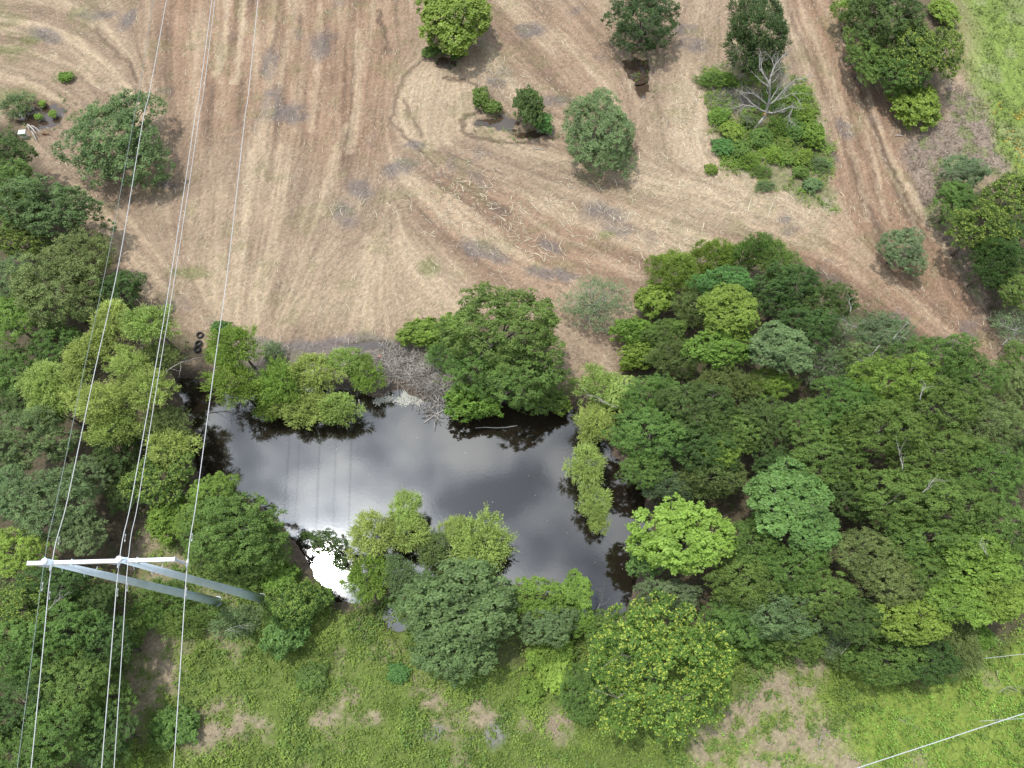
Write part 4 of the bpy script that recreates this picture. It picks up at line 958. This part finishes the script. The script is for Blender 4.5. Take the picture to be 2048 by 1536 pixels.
# loose straw and stalks lying on the mown field
def sticks(name, n, box, fn, length, rad, mat, label, cat, seed, jit=.5, hz=.012, tilt=.03):
    r = np.random.default_rng(seed); x = r.uniform(box[0], box[2], n); y = r.uniform(box[1], box[3], n)
    k = r.random(n) < fn(x, y); x, y = x[k], y[k]; n = len(x); fu, fv = flow(x, y); th = np.arctan2(fv, fu) + r.normal(0, jit, n)
    Ls = length * r.lognormal(0, .45, n); D = np.stack([np.cos(th), np.sin(th), r.normal(0, tilt, n)], -1); Sd = np.stack([-np.sin(th), np.cos(th), np.zeros(n)], -1); Up = np.array([0, 0, 1.0])
    c = np.stack([x, y, lookup(Z, x, y) + hz * r.uniform(.3, 1.3, n)], -1); rr = (rad * r.uniform(.6, 1.4, n))[:, None]; bend = Sd * (r.normal(0, .10, n) * Ls)[:, None]
    V = []
    for q, off in ((-.5, 0), (0, 1), (.5, 0)):
        b = c + D * (Ls * q)[:, None] + bend * off; V += [b + Sd * rr, b - Sd * rr * .8, b + Up * rr * .8]
    V = np.stack(V, 1).reshape(-1, 3); base = np.arange(n)[:, None] * 9; fs = []
    for s in (0, 3):
        for a, b in ((0, 1), (1, 2), (2, 0)): fs.append(base + np.array([s + a, s + b, s + 3 + b, s + 3 + a]))
    F = np.stack(fs, 1).reshape(-1, 4); T = np.repeat(r.random(n), 9)
    me = mesh_np(name, V, F, attrs={'tint': T}); tag(link(name, me, mat), label, cat, kind='stuff')
field = np.clip(1 - np.maximum.reduce([south, lime, litter, deadg, isle]) , 0, 1) * (sd_p < -1) * (Y > 22)
sticks('straw_litter', 26000, (-66, 24, 66, 88), lambda x, y: lookup(field, x, y) * (.25 + .75 * sstep(.4, .6, fbm(x, y, 3, 90, 3))), .42, .017, M_STR, 'loose cut straw strewn over the mown field', 'straw', 41)
heavy = np.maximum.reduce([blob(b[0], b[1], b[2], b[3], b[4], .8) for b in [(1300,440,5,4,0),(1250,470,5,3,-20),(980,410,6,3,-25),(1000,160,3,3,0),(1395,230,2.4,5.5,0),(900,430,4,2.4,-30),(1480,390,6,2,-15),(1180,410,5,3,-10),(1020,470,5,2.4,-20),(1360,270,2,4,0),(740,410,3,1.5,0),(1300,350,4,3,0)]])
sticks('stalk_litter', 12000, (-20, 26, 40, 72), lambda x, y: lookup(field * heavy, x, y) * .8, .62, .026, M_STR, 'pale broken stalks scattered thickly across the middle of the mown field', 'stalks', 42, jit=.9, hz=.02)

# dead reeds at the north shore
M_REED = leafmat('dead_reed', (.18, .16, .135), (.58, .54, .48), transl=.05, spec=.1)
reedm = np.clip(np.maximum.reduce([blob(815, 725, 2.4, 1.7, -20), blob(880, 765, 2.6, 1.3, -25), blob(845, 740, 2.6, 1.6, -30)]), 0, 1); reed2 = np.clip(np.maximum.reduce([blob(865, 810, 1.8, 1.0, -40), blob(890, 790, 1.4, 1.2, 0)]), 0, 1)
rx0, ry0 = at(740, 860)[:2]; rx1, ry1 = at(960, 680)[:2]
def reeds(name, n, fn, seed, label, L=1.0):
    r = np.random.default_rng(seed); x = r.uniform(rx0, rx1, n); y = r.uniform(ry0, ry1, n); k = r.random(n) < fn(x, y); x, y = x[k], y[k]; mb = MB(); 
    th = r.uniform(0, 6.28, len(x)); V = []; n = len(x)
    Ls = L * r.lognormal(0, .35, n); tl = r.uniform(.1, .9, n); D = np.stack([np.cos(th) * np.cos(tl), np.sin(th) * np.cos(tl), np.sin(tl)], -1); Sd = np.stack([-np.sin(th), np.cos(th), 0 * th], -1)
    z = np.maximum(lookup(Z, x, y), WZ) + .02; c = np.stack([x, y, z], -1); rr = .019
    for q in (0, .5, 1): b = c + D * (Ls * q)[:, None] - np.array([0, 0, 1]) * (q * q * Ls * .45)[:, None] * tl[:, None]; V += [b + Sd * rr, b - Sd * rr, b + np.array([0, 0, rr * 1.6])]
    V = np.stack(V, 1).reshape(-1, 3); base = np.arange(n)[:, None] * 9; fs = []
    for s in (0, 3):
        for a, b in ((0, 1), (1, 2), (2, 0)): fs.append(base + np.array([s + a, s + b, s + 3 + b, s + 3 + a]))
    me = mesh_np(name, V, np.stack(fs, 1).reshape(-1, 4), attrs={'tint': np.repeat(r.random(n), 9)}); tag(link(name, me, M_REED), label, 'reeds', kind='stuff')
reeds('dead_reeds', 6500, lambda x, y: lookup(reedm, x, y), 51, 'bed of collapsed tan dead reeds on the north shore')
reeds('reed_stubble', 1300, lambda x, y: lookup(reed2, x, y), 52, 'sparse dead reed stalks poking out of the shallow water', .9)
# pale scum raft floating off the reeds
SCUM = wpoly([(745,800),(770,788),(800,792),(815,770),(845,775),(850,800),(838,806),(822,803),(806,808),(790,800),(770,800),(752,806)])
r = np.random.default_rng(61); n = 70000; x = r.uniform(rx0 - 1, rx1, n); y = r.uniform(ry0, ry1, n); dd = sdist(x + r.normal(0, .12, n), y + r.normal(0, .12, n), SCUM); k = (dd > 0) & (r.random(n) < .62)
P = np.stack([x[k], y[k], np.full(k.sum(), WZ + .012)], -1); A = np.stack([np.cos(th_ := r.uniform(0, 6.28, k.sum())), np.sin(th_), 0 * th_], -1); B = np.cross(np.array([0, 0, 1.0]), A)
V, F = quads(P, A, B, .17 * r.uniform(.5, 1.4, k.sum()), .09 * r.uniform(.5, 1.3, k.sum())); V[:, 2] += np.repeat(r.uniform(0, .02, k.sum()), 4)
M_SCUM = leafmat('pond_scum', (.20, .20, .16), (.42, .42, .36), transl=.0, spec=.2)
tag(link('floating_scum', mesh_np('floating_scum', V, F, attrs={'tint': np.repeat(r.random(k.sum()), 4)}), M_SCUM), 'pale raft of floating scum and reed bits beside the dead reeds', 'pond scum', kind='stuff')
# specks of leaf floating on the open pond
n = 3000; x = r.uniform(x0, x1, n); y = r.uniform(y0, y1, n); w = np.exp(-segdist(x, y, wpoly([(570,985),(590,1010),(600,1000)]), False) / .7) + .05 + .25 * np.exp(-segdist(x, y, wpoly([(470,930),(500,900)]), False) / .5)
k = (sdist(x, y, POND) > .8) & (r.random(n) < w); q = k.sum(); P = np.stack([x[k], y[k], np.full(q, WZ + .01)], -1); th_ = r.uniform(0, 6.28, q); A = np.stack([np.cos(th_), np.sin(th_), 0 * th_], -1); B = np.cross(np.array([0, 0, 1.0]), A)
V, F = quads(P, A, B, .11 * r.uniform(.5, 1.4, q), .06 * r.uniform(.5, 1.3, q))
tag(link('floating_leaves', mesh_np('floating_leaves', V, F, attrs={'tint': np.repeat(r.random(q), 4)}), M_SCUM), 'small leaves and specks floating on the open pond', 'leaves', kind='stuff')
print('cover', round(time.time() - T0, 1))

# ================================================================ DEAD TREE
def twigs(mb, p, d, L, rad, r, depth=2, nseg=4):
    pts = [Vector(p)]; d = Vector(d).normalized()
    for i in range(nseg):
        d = (d + Vector((r.uniform(-.3, .3), r.uniform(-.3, .3), r.uniform(-.2, .25)))).normalized(); pts.append(pts[-1] + d * L / nseg)
    mb.tube(pts, [rad * (1 - .8 * i / nseg) for i in range(nseg + 1)], 4 if depth else 3)
    if depth > 0:
        for i in range(1, nseg + 1):
            for _ in range(1 if depth > 1 else 1):
                dv = (d + Vector((r.uniform(-1, 1), r.uniform(-1, 1), r.uniform(-.5, .6)))).normalized(); twigs(mb, pts[i], dv, L * .55, rad * .5, r, depth - 1, 3)
r = random.Random(5)
def dp(x, y, z): return at(1380 + x / 5.297, 90 + y / 5.297, z)
root_p = dp(650, 925, 0); root = empty('dead_tree', root_p); tag(root, 'bare weathered dead tree with forking white limbs in the weedy island', 'dead tree')
def limb(pts, r0, r1, name='limb', tw=2, mat=M_DEAD):
    mb = MB(); P = [dp(*p) - root_p for p in pts]; Q = [P[0]]
    for a, b in zip(P[:-1], P[1:]):
        for k_ in (1, 2): Q.append(a.lerp(b, k_ / 2) + (Vector((r.uniform(-1, 1), r.uniform(-1, 1), r.uniform(-1, 1))) * .05 * (b - a).length if k_ == 1 else Vector()))
    n_ = len(Q); mb.tube(Q, [1.02 * (r0 + (r1 - r0) * i / (n_ - 1)) for i in range(n_)], 7)
    for i in range(2, n_):
        for _ in range(tw):
            if r.random() < .7:
                d = (Q[i] - Q[i - 1]).normalized() + Vector((r.uniform(-.9, .9), r.uniform(-.9, .9), r.uniform(-.3, .6))); twigs(mb, Q[i], d, r.uniform(.5, 1.1), r1 * .7 + .008, r, 1)
    return mb.build(name, mat, root)
limb([(650,925,-.1),(720,840,.6),(790,760,1.3),(805,715,1.7),(828,640,2.5),(842,560,3.3),(845,430,5.0),(850,360,5.6)], .17, .10, 'trunk', 0)
for pts, a, b in [
 ([(850,360,5.6),(880,270,6.2),(905,210,6.7),(950,150,7.2),(1020,80,7.8)], .09, .03), ([(845,430,5),(825,380,5.2),(780,310,5.7),(735,240,6.2),(735,130,6.9),(748,68,7.5)], .09, .035),
 ([(770,290,5.8),(755,220,6.2),(750,150,6.6)], .05, .025), ([(835,440,4.9),(790,410,4.9),(740,370,5.0),(688,322,5.2)], .06, .025), ([(860,340,5.7),(890,220,6.4),(868,155,6.8)], .05, .02),
 ([(865,330,5.8),(900,285,6.0),(960,240,6.3),(1050,232,6.6)], .05, .02), ([(828,640,2.5),(900,590,3.1),(940,540,3.5),(1010,460,4.1),(1060,415,4.5),(1110,370,5.0),(1200,355,5.3),(1290,335,5.6)], .10, .03),
 ([(842,600,3.0),(890,520,3.5),(935,455,4.0),(960,400,4.4),(995,362,4.7)], .07, .025), ([(900,590,3.1),(960,520,3.6),(1030,470,4.0),(1090,430,4.3)], .06, .02), ([(920,585,3.1),(990,560,3.3),(1080,515,3.8),(1200,516,4.0)], .06, .02),
 ([(1080,515,3.8),(1130,560,3.5),(1175,620,3.2)], .035, .015), ([(805,715,1.7),(870,722,2.0),(930,705,2.3),(1000,680,2.6),(1060,655,2.9),(1115,655,3.0)], .10, .045), ([(1095,650,3.0),(1075,700,2.6),(1050,745,2.3),(1050,790,2.1),(1095,830,2.0)], .05, .02),
 ([(805,715,1.7),(750,690,2.1),(700,655,2.6),(640,605,3.0),(580,550,3.4),(530,495,3.8)], .10, .03), ([(700,650,2.6),(640,648,2.7),(560,635,3.0),(500,655,3.0),(430,672,3.1)], .07, .02), ([(828,640,2.5),(770,590,3.0),(720,550,3.3),(670,515,3.6),(600,505,3.8),(550,510,3.9)], .07, .025),
 ([(830,520,4.0),(812,490,4.1),(815,465,4.3)], .05, .03), ([(870,400,5.2),(910,360,5.4),(940,325,5.6)], .04, .02), ([(600,635,2.8),(520,690,2.2),(560,750,1.6),(610,800,1.1)], .04, .015), ([(1020,450,4.1),(990,520,3.9),(960,560,3.7)], .035, .015)]:
    limb(pts, a, b)
mb = MB(); c_ = dp(790, 735, 1.72) - root_p; mb.lathe(c_, [(.0, .16), (.10, .12), (.13, 0), (.08, -.05)], 8); o = mb.build('broken_stub', M_ORANGE, root); o['label'] = 'fresh orange broken wood at the main fork'

def twig_heap(name, n, px, py, rx, ry, seed, label, mat=M_TWIG, L=.9, hz=.5):
    r = random.Random(seed); c = at(px, py); mb = MB()
    for _ in range(n):
        a = r.uniform(0, 6.28); q = math.sqrt(r.random()); p = Vector((math.cos(a) * q * rx, math.sin(a) * q * ry, r.uniform(.05, hz) * (1 - q * .6)))
        twigs(mb, p, (r.uniform(-1, 1), r.uniform(-1, 1), r.uniform(-.1, .3)), L * r.uniform(.5, 1.2), .018, r, 1, 3)
    return tag(mb.build(name, mat, None, (c.x, c.y, gz(c.x, c.y))), label, 'brush', kind='stuff')
twig_heap('brush_pile', 240, 1468, 200, 3.0, 1.8, 71, 'grey tangle of dead twigs left of the dead tree')
twig_heap('brush_pile', 90, 1490, 222, 1.6, 1.0, 72, 'dark hollow of dead twigs under the dead tree limbs', M_BARK)
twig_heap('brush_pile', 60, 893, 131, 1.0, .35, 73, 'dark branches piled along the rim of the small brown puddle', M_BARK, .6, .2)
twig_heap('brush_pile', 60, 995, 155, 2.0, 1.5, 74, 'pale cut branches heaped in the upper middle of the mown field', M_DEAD, .9, .25)
twig_heap('brush_pile', 70, 1240, 305, 2.2, .4, 75, 'broken branches on the ground right of the grey-green dome tree', M_BARK, .7, .15)
twig_heap('brush_pile', 50, 868, 772, .8, .5, 76, 'broken twigs standing in the dead reeds', M_DEAD, .9, .4)

# bare branches
def branch(px, py, z, d, L, rad, seed, label, name='bare_branch', mat=M_DEAD, depth=2):
    r = random.Random(seed); mb = MB(); p = at(px, py, z); twigs(mb, (0, 0, 0), d, L, rad, r, depth, 5)
    return tag(mb.build(name, mat, None, p), label, 'branch')
branch(1235,815,3.6, (-1,.3,.15), 2.4, .05, 81, 'bare white forked branch sticking out over the east bank willows')
branch(1243,850,3.2, (.2,-1,.1), 1.8, .045, 82, 'bare white branch hanging down beside the east bank willows')
branch(1195,1220,1.0, (.4,.7,.3), 1.6, .03, 83, 'bare white twig branch over the southern arm of water')
branch(1700,625,6.8, (.3,.8,.3), 1.5, .035, 84, 'bare white branch tip highest on the twiggy field-edge tree')
branch(1715,655,6.6, (-.8,.2,.3), 1.5, .04, 85, 'bare white forked branch on the left of the twiggy field-edge tree')
branch(1760,690,6.9, (-1,-.4,.2), 2.6, .045, 86, 'long dead branch across the grey-green dead-branched tree')
branch(1785,680,6.9, (.5,.6,.2), 1.8, .04, 87, 'dead branch on the right of the grey-green dead-branched tree')
branch(1840,800,9.9, (.1,.8,.2), 1.2, .04, 88, 'short dead branch in the upper great canopy')
branch(1805,940,8.6, (.2,.9,.3), 1.6, .04, 89, 'white dead branch beside the dark gap in the great canopy')
branch(1845,985,9.6, (.5,.5,.2), 1.3, .04, 90, 'white dead branch below the dark gap')
branch(1975,1110,9.1, (-.3,.6,.2), 1.1, .035, 91, 'short white dead branch at the lower right canopy')
branch(1680,1310,3.0, (.6,.5,.3), 1.6, .035, 92, 'pale bare branch in the dull shrub facing the bottom meadow')
branch(2005,690,1.6, (.8,1,.2), 3.2, .06, 93, 'long bare grey branch at the right border below the right edge clump')
branch(2000,650,1.8, (.9,-.2,.2), 2.6, .05, 94, 'second bare grey branch at the right border reaching toward the frame edge')
branch(450,1262,2.2, (.9,.3,.2), 1.5, .03, 95, 'pale bare twig in the shrub below the pole bases')
branch(95,1220,7.4, (.9,.4,.2), 1.4, .03, 96, 'pale bare twig in the woods below the crossarm')
branch(1640,1500,.1, (.2,.9,.1), 1.5, .035, 97, 'grey dead twigs lying on the bottom straw patch', 'dead_twigs')
branch(1400,1490,.1, (-.5,.6,.1), 1.5, .035, 98, 'grey dead twigs under the foot of the yellow-tipped tree', 'dead_twigs')
branch(1790,1435,.1, (.9,-.2,.1), 1.4, .03, 99, 'grey dead twigs in the meadow above the bottom right cable', 'dead_twigs')
branch(1995,1385,.1, (.7,.3,.1), 1.4, .03, 100, 'grey dead twigs in the meadow below the thin wire', 'dead_twigs')
branch(330,745,4.5, (1,.7,.3), 3.2, .06, 101, 'long pale willow limb reaching up right beside the twin wires', 'willow_limb', M_TWIG, 1)
branch(285,700,5.2, (.1,1,.3), 2.4, .05, 102, 'pale upright willow limb under the highest plume', 'willow_limb', M_TWIG, 1)
# log floating and drifting branch
def log(px0, py0, px1, py1, z, rad, label, name='floating_log', mat=M_DEAD):
    a = at(px0, py0, z); b = at(px1, py1, z + .02); mb = MB(); m_ = (b - a) * .5 + Vector((0, 0, .02)); nrm = Vector((-(b - a).y, (b - a).x, 0)) * .03
    mb.tube([(0, 0, 0), m_ * .5 + nrm, m_ + nrm, m_ * 1.5, b - a], [rad, rad * 1.05, rad * .95, rad * .8, rad * .5], 8); return tag(mb.build(name, mat, None, a), label, 'log')
log(1035,851,950,856,WZ+.03,.05,'thin pale log floating under the largest shore tree')
log(848,846,928,800,WZ+.04,.07,'pale log slanting from the reeds into the pond')
log(835,800,842,822,WZ+.03,.03,'short reed stem at the tip of the scum raft')
log(1300,793,1322,797,.08,.03,'pale stick lying on the right side of the field strip','fallen_stick')
log(1790,271,1808,272,.1,.05,'white stick beside the rounded shrub under the upper right clump','fallen_stick')
log(1065,297,1090,300,.1,.04,'branch lying at the lower rim of the grey puddle','fallen_stick')
for (a, b, c, d, rad, lab) in [(55,249,74,268,.09,'thickest white fallen trunk beside the white box'),(63,251,84,267,.06,'white fallen trunk reaching toward the grey mud puddle'),(62,262,74,282,.06,'white fallen branch pointing down toward the mown strip'),(54,252,60,262,.05,'short white broken piece left of the fallen trunks'),(92,255,98,258,.03,'tiny white stick on the grey mud puddle')]:
    log(a, b, c, d, .22, rad, lab, 'fallen_branch', M_DEAD)
log(84,267,99,268,.12,.09,'reddish-brown rotten log at the edge of the grey mud puddle','rotten_log',plain('rotten_wood',(.22,.10,.055),.9))
# white box
p_ = at(52, 274); root = empty('white_box', (p_.x, p_.y, gz(p_.x, p_.y)), .1); tag(root, 'white tapered plastic box at the edge of the left forest', 'box')
mb = MB(); b0 = [(-.20,-.16,0),(.20,-.16,0),(.20,.16,0),(-.20,.16,0),(-.34,-.26,.75),(.34,-.26,.75),(.34,.26,.75),(-.34,.26,.75)]
mb.v = [Vector(v) for v in b0]; mb.f = [(0,3,2,1),(0,1,5,4),(1,2,6,5),(2,3,7,6),(3,0,4,7)]; mb.build('body', M_WHITE, root, smooth=False)
mb = MB(); mb.box((0, 0, .78), (.76, .60, .06)); mb.build('lid', M_WHITE, root, smooth=False)
# red container on the mud flat
p_ = at(760, 714); root = empty('red_can', (p_.x, p_.y, gz(p_.x, p_.y) + .12), .25); tag(root, 'faded red can lying on the mud flat above the reeds', 'can')
Rx_ = Matrix.Rotation(math.radians(90), 3, 'Y'); mb = MB(); mb.lathe((-.2, 0, 0), [(0, 0), (.10, 0), (.11, .02), (.11, .34), (.10, .36)], 14, Rx_); mb.build('body', M_RED, root)
mb = MB(); mb.lathe((-.2, 0, 0), [(.10, .36), (.105, .38), (.04, .40), (0, .40)], 14, Rx_); mb.build('lid', M_WHITE, root)
p_ = at(719, 812, WZ); root = empty('mooring_post', (p_.x, p_.y, WZ - .2)); tag(root, 'short pale post standing in the water at the end of the shore thicket', 'post')
mb = MB(); mb.tube([(0, 0, -.6), (.05, .1, .5), (.08, .25, 1.0)], [.07, .065, .06], 8); mb.build('shaft', M_DEAD, root); mb = MB(); mb.lathe((.08, .25, 1.0), [(.07, -.02), (.075, .02), (.05, .04), (0, .045)], 8); mb.build('post_top', M_DEAD, root)

# ================================================================ TYRES
def tyre(px, py, R, z, tilt, az, lab):
    p = at(px, py, z); root = empty('tyre', p); root.rotation_euler = (tilt, 0, az); tag(root, lab, 'tyre', 'discarded tyres by the north shore')
    mb = MB(); w = R * .30; prof = [(R * .58, -w * .8), (R * .62, -w), (R * .80, -w * 1.12), (R * .95, -w * .9), (R, -w * .5), (R, w * .5), (R * .95, w * .9), (R * .80, w * 1.12), (R * .62, w), (R * .58, w * .8), (R * .66, w * .6), (R * .88, w * .4), (R * .88, -w * .4), (R * .66, -w * .6), (R * .58, -w * .8)]
    mb.lathe((0, 0, 0), prof, 28); mb.build('sidewall', M_RUB, root)
    tb = MB()
    for k in range(28):
        a = 2 * math.pi * k / 28; tb.box((R * 1.005 * math.cos(a), R * 1.005 * math.sin(a), 0), (.025, R * .13, w * 1.3), Matrix.Rotation(a, 3, 'Z'))
    tb.build('tread', M_RUB, root, smooth=False)
tyre(400, 670, .34, .14, .12, .3, 'grey-black tyre lying flat highest in the row of three')
tyre(397, 687, .36, .22, -.2, 1.0, 'black tyre in the middle of the row of three')
tyre(395, 699, .34, .16, .15, 2.0, 'black tyre lowest in the row of three nearest the willows')
tyre(431, 660, .35, .16, .1, .7, 'tyre half hidden in weeds right of the row of three')

# ================================================================ PYLON AND WIRES
ZA = 21.7
best = None
def pole_fit(b, tpx):
    B = at(*b); bz = 0; bd = 1e9
    for k in range(1500, 2600):
        q = at(tpx[0], tpx[1], k / 100); d = (q.xy - B.xy).length
        if d < bd: bd, bz = d, k / 100
    return B, at(tpx[0], tpx[1], bz)
Bp1, Tp1 = pole_fit((435, 1203), (89, 1122)); Bp2, Tp2 = pole_fit((523, 1197), (238, 1118))
print('poles', Bp1, Tp1, Bp2, Tp2)
zt = (Tp1.z + Tp2.z) / 2; ZARM = zt - .55
root = empty('power_pylon', (Bp1 + Bp2) / 2); tag(root, 'tall two-legged grey steel power pylon with a white crossarm', 'pylon')
O = (Bp1 + Bp2) / 2
for B, T, b, tq in ((Bp1, Tp1, 0, (89, 1122)), (Bp2, Tp2, 0, (238, 1118))):
    T = at(tq[0], tq[1], zt); a = B - O + Vector((0, 0, -.5)); e = T - O; mb = MB(); d = e - a
    mb.tube([a, a + d * .25, a + d * .25 + d.normalized() * .02, a + d * .6, a + d * .6 + d.normalized() * .02, e], [.36, .30, .31, .235, .245, .155], 12); mb.build('pole', M_GALV, root)
    mb = MB(); mb.lathe(e - Vector((0, 0, .02)), [(.17, 0), (.175, .06), (.12, .10), (0, .115)], 14); mb.build('pole_cap', M_WHITE, root)
    mb = MB(); mb.lathe(a + Vector((0, 0, .55)), [(.42, 0), (.42, .09), (.36, .10)], 14); mb.build('base_collar', M_GALV, root)
    for k in range(4):   # climbing pegs
        q = a + d * (.80 + .045 * k); mb = MB(); s_ = 1 if k % 2 else -1; mb.tube([q, q + Vector((.12, -.36 * s_, 0))], .015, 5); mb.build('climbing_peg', M_GALV, root)
AL, AR = at(58, 1127, ZARM), at(351, 1119, ZARM); dA = (AR - AL).normalized(); ang = math.atan2(dA.y, dA.x); RA = Matrix.Rotation(ang, 3, 'Z')
mb = MB(); mb.box((AL + AR) / 2 - O, ((AR - AL).length, .20, .26), RA); mb.build('crossarm', M_WHITE, root, smooth=False)
for e in (AL, AR):
    mb = MB(); mb.box(e - O, (.03, .25, .31), RA); mb.build('end_plate', M_WHITE, root, smooth=False)
for t in (.155, .30, .615, .745):
    q = AL.lerp(AR, t); mb = MB(); mb.box(q - O, (.05, .29, .34), RA); mb.build('clamp_band', M_GALV, root, smooth=False)
for t in (.07, .49, .93):
    q = AL.lerp(AR, t) + Vector((0, 0, .135)); mb = MB(); mb.box(q - O, (.36, .07, .012), RA); mb.build('access_plate', M_GALV, root, smooth=False)
WIRES = {
 'A': (M_WIRE, .026, [(333,0,20.0),(287,235,19.7),(239,520,19.6),(190,740,19.8),(135,1000,20.2),(103,1134,20.5),(68,1480,19.6)], 'thick white wire on the left, passing the left pylon cap'),
 'B': (M_WIRE, .026, [(424,0,20.0),(390,235,19.7),(347,520,19.6),(310,740,19.8),(263,1000,20.2),(238,1128,20.5),(208,1480,19.6)], 'left wire of the twin pair, held below the right pole cap'),
 'C': (M_WIRE, .026, [(516,0,20.0),(490,235,19.7),(458,520,19.6),(428,740,19.8),(393,1000,20.2),(375,1127,20.5),(351,1480,19.6)], 'thick white wire on the right end of the crossarm'),
 'S1': (M_WIRED, .017, [(306,0,22.0),(268,235,21.8),(215,520,21.8),(168,740,22.0),(114,1000,22.3),(90,1114,22.5),(42,1480,21.8)], 'thin dark wire farthest left, running over the left pole cap'),
 'S2': (M_WIRE, .020, [(430,0,22.0),(398,235,21.8),(355,520,21.8),(319,740,22.0),(277,1000,22.3),(257,1115,22.5),(232,1480,21.8)], 'right and thinner wire of the twin pair'),
}
def smooth_line(P, sub=6):
    out = []
    for i in range(len(P) - 1):
        p0 = P[max(i - 1, 0)]; p1 = P[i]; p2 = P[i + 1]; p3 = P[min(i + 2, len(P) - 1)]
        for k in range(sub):
            t = k / sub; out.append(.5 * ((2 * p1) + (p2 - p0) * t + (2 * p0 - 5 * p1 + 4 * p2 - p3) * t * t + (3 * p1 - p0 - 3 * p2 + p3) * t ** 3))
    return out + [P[-1]]
for key, (mat, rad, cps, lab) in WIRES.items():
    P = [at(*c) for c in cps]; d0_ = (P[0] - P[1]).normalized(); d1_ = (P[-1] - P[-2]).normalized()
    P = [P[0] + d0_ * 90 + Vector((0, 0, 2))] + P + [P[-1] + d1_ * 40]
    root_w = empty('overhead_wire', P[6]); tag(root_w, lab, 'wire', 'wires of the power line')
    mb = MB(); mb.tube([q - P[6] for q in smooth_line(P)], rad, 6); mb.build('conductor', mat, root_w)
    for s_ in (1.5,):   # vibration dampers
        for sgn in ((-1, 1) if key not in ('S1', 'S2') else (1,)):
            c = (P[7] - P[6]).normalized() * s_ * sgn if sgn > 0 else (P[5] - P[6]).normalized() * s_
            mb = MB(); ax = (P[7] - P[6]).normalized(); dn = Vector((0, 0, -.11))
            mb.tube([c, c + dn], .02, 5); mb.tube([c + dn - ax * .2, c + dn + ax * .2], .012, 5); mb.tube([c + dn - ax * .22, c + dn - ax * .10], .04, 6); mb.tube([c + dn + ax * .10, c + dn + ax * .22], .04, 6)
            mb.build('vibration_damper', M_WIRE, root_w)
# insulator strings
for (px, py), key in (((70, 1128), 'A'), ((205, 1123), 'B'), ((346, 1119), 'C')):
    top = at(px, py, ZARM - .1) - O; bot = at(*WIRES[key][2][5]) - O + Vector((0, 0, .05)); d = (bot - top); L_ = d.length; R_ = d.to_track_quat('Z', 'Y').to_matrix(); prof = [(.02, 0)]
    for k in range(7):
        h = L_ * (.16 + .10 * k); prof += [(.025, h), (.085, h + .01), (.075, h + .045), (.025, h + .05)]
    prof += [(.02, L_)]; mb = MB(); mb.lathe(top, prof, 10, R_); ins = mb.build('insulator', M_PORC, root)
    mb = MB(); mb.tube([bot - Vector((0, .22, .03)), bot, bot + Vector((0, .22, -.03))], [.05, .075, .05], 8); mb.build('clamp', M_WHITE, ins)
for T, key in (((89, 1122), 'S1'), ((238, 1118), 'S2')):
    mb = MB(); mb.tube([at(T[0], T[1], zt) - O + Vector((0, 0, .02)), at(*WIRES[key][2][5]) - O], .03, 6); mb.build('shield_wire_bracket', M_GALV, root)

# lower cables in the bottom right corner
def cable(pts, rad, lab, mat=M_WIRE, name='low_cable'):
    P = [at(*p) for p in pts]; mb = MB(); mb.tube([q - P[0] for q in smooth_line(P, 4)], rad, 6); return tag(mb.build(name, mat, None, P[0]), lab, 'cable')
cable([(1560,1587,9.2),(1715,1536,9),(1880,1482,8.8),(2048,1427,8.8),(2400,1316,9)], .032, 'thick pale cable slanting across the bottom right meadow')
cable([(1960,1442,3),(2048,1437,3.1),(2300,1423,3.4)], .016, 'thin wire crossing just right of the thick pale cable')
cable([(1900,1322,3.4),(1975,1316,3.4),(2048,1308,3.5),(2300,1280,3.8)], .018, 'thin wire running from the forest corner to the right border')
print('done', round(time.time() - T0, 1), 'tris', sum(len(me.loops) - 2 * len(me.polygons) for me in bpy.data.meshes))
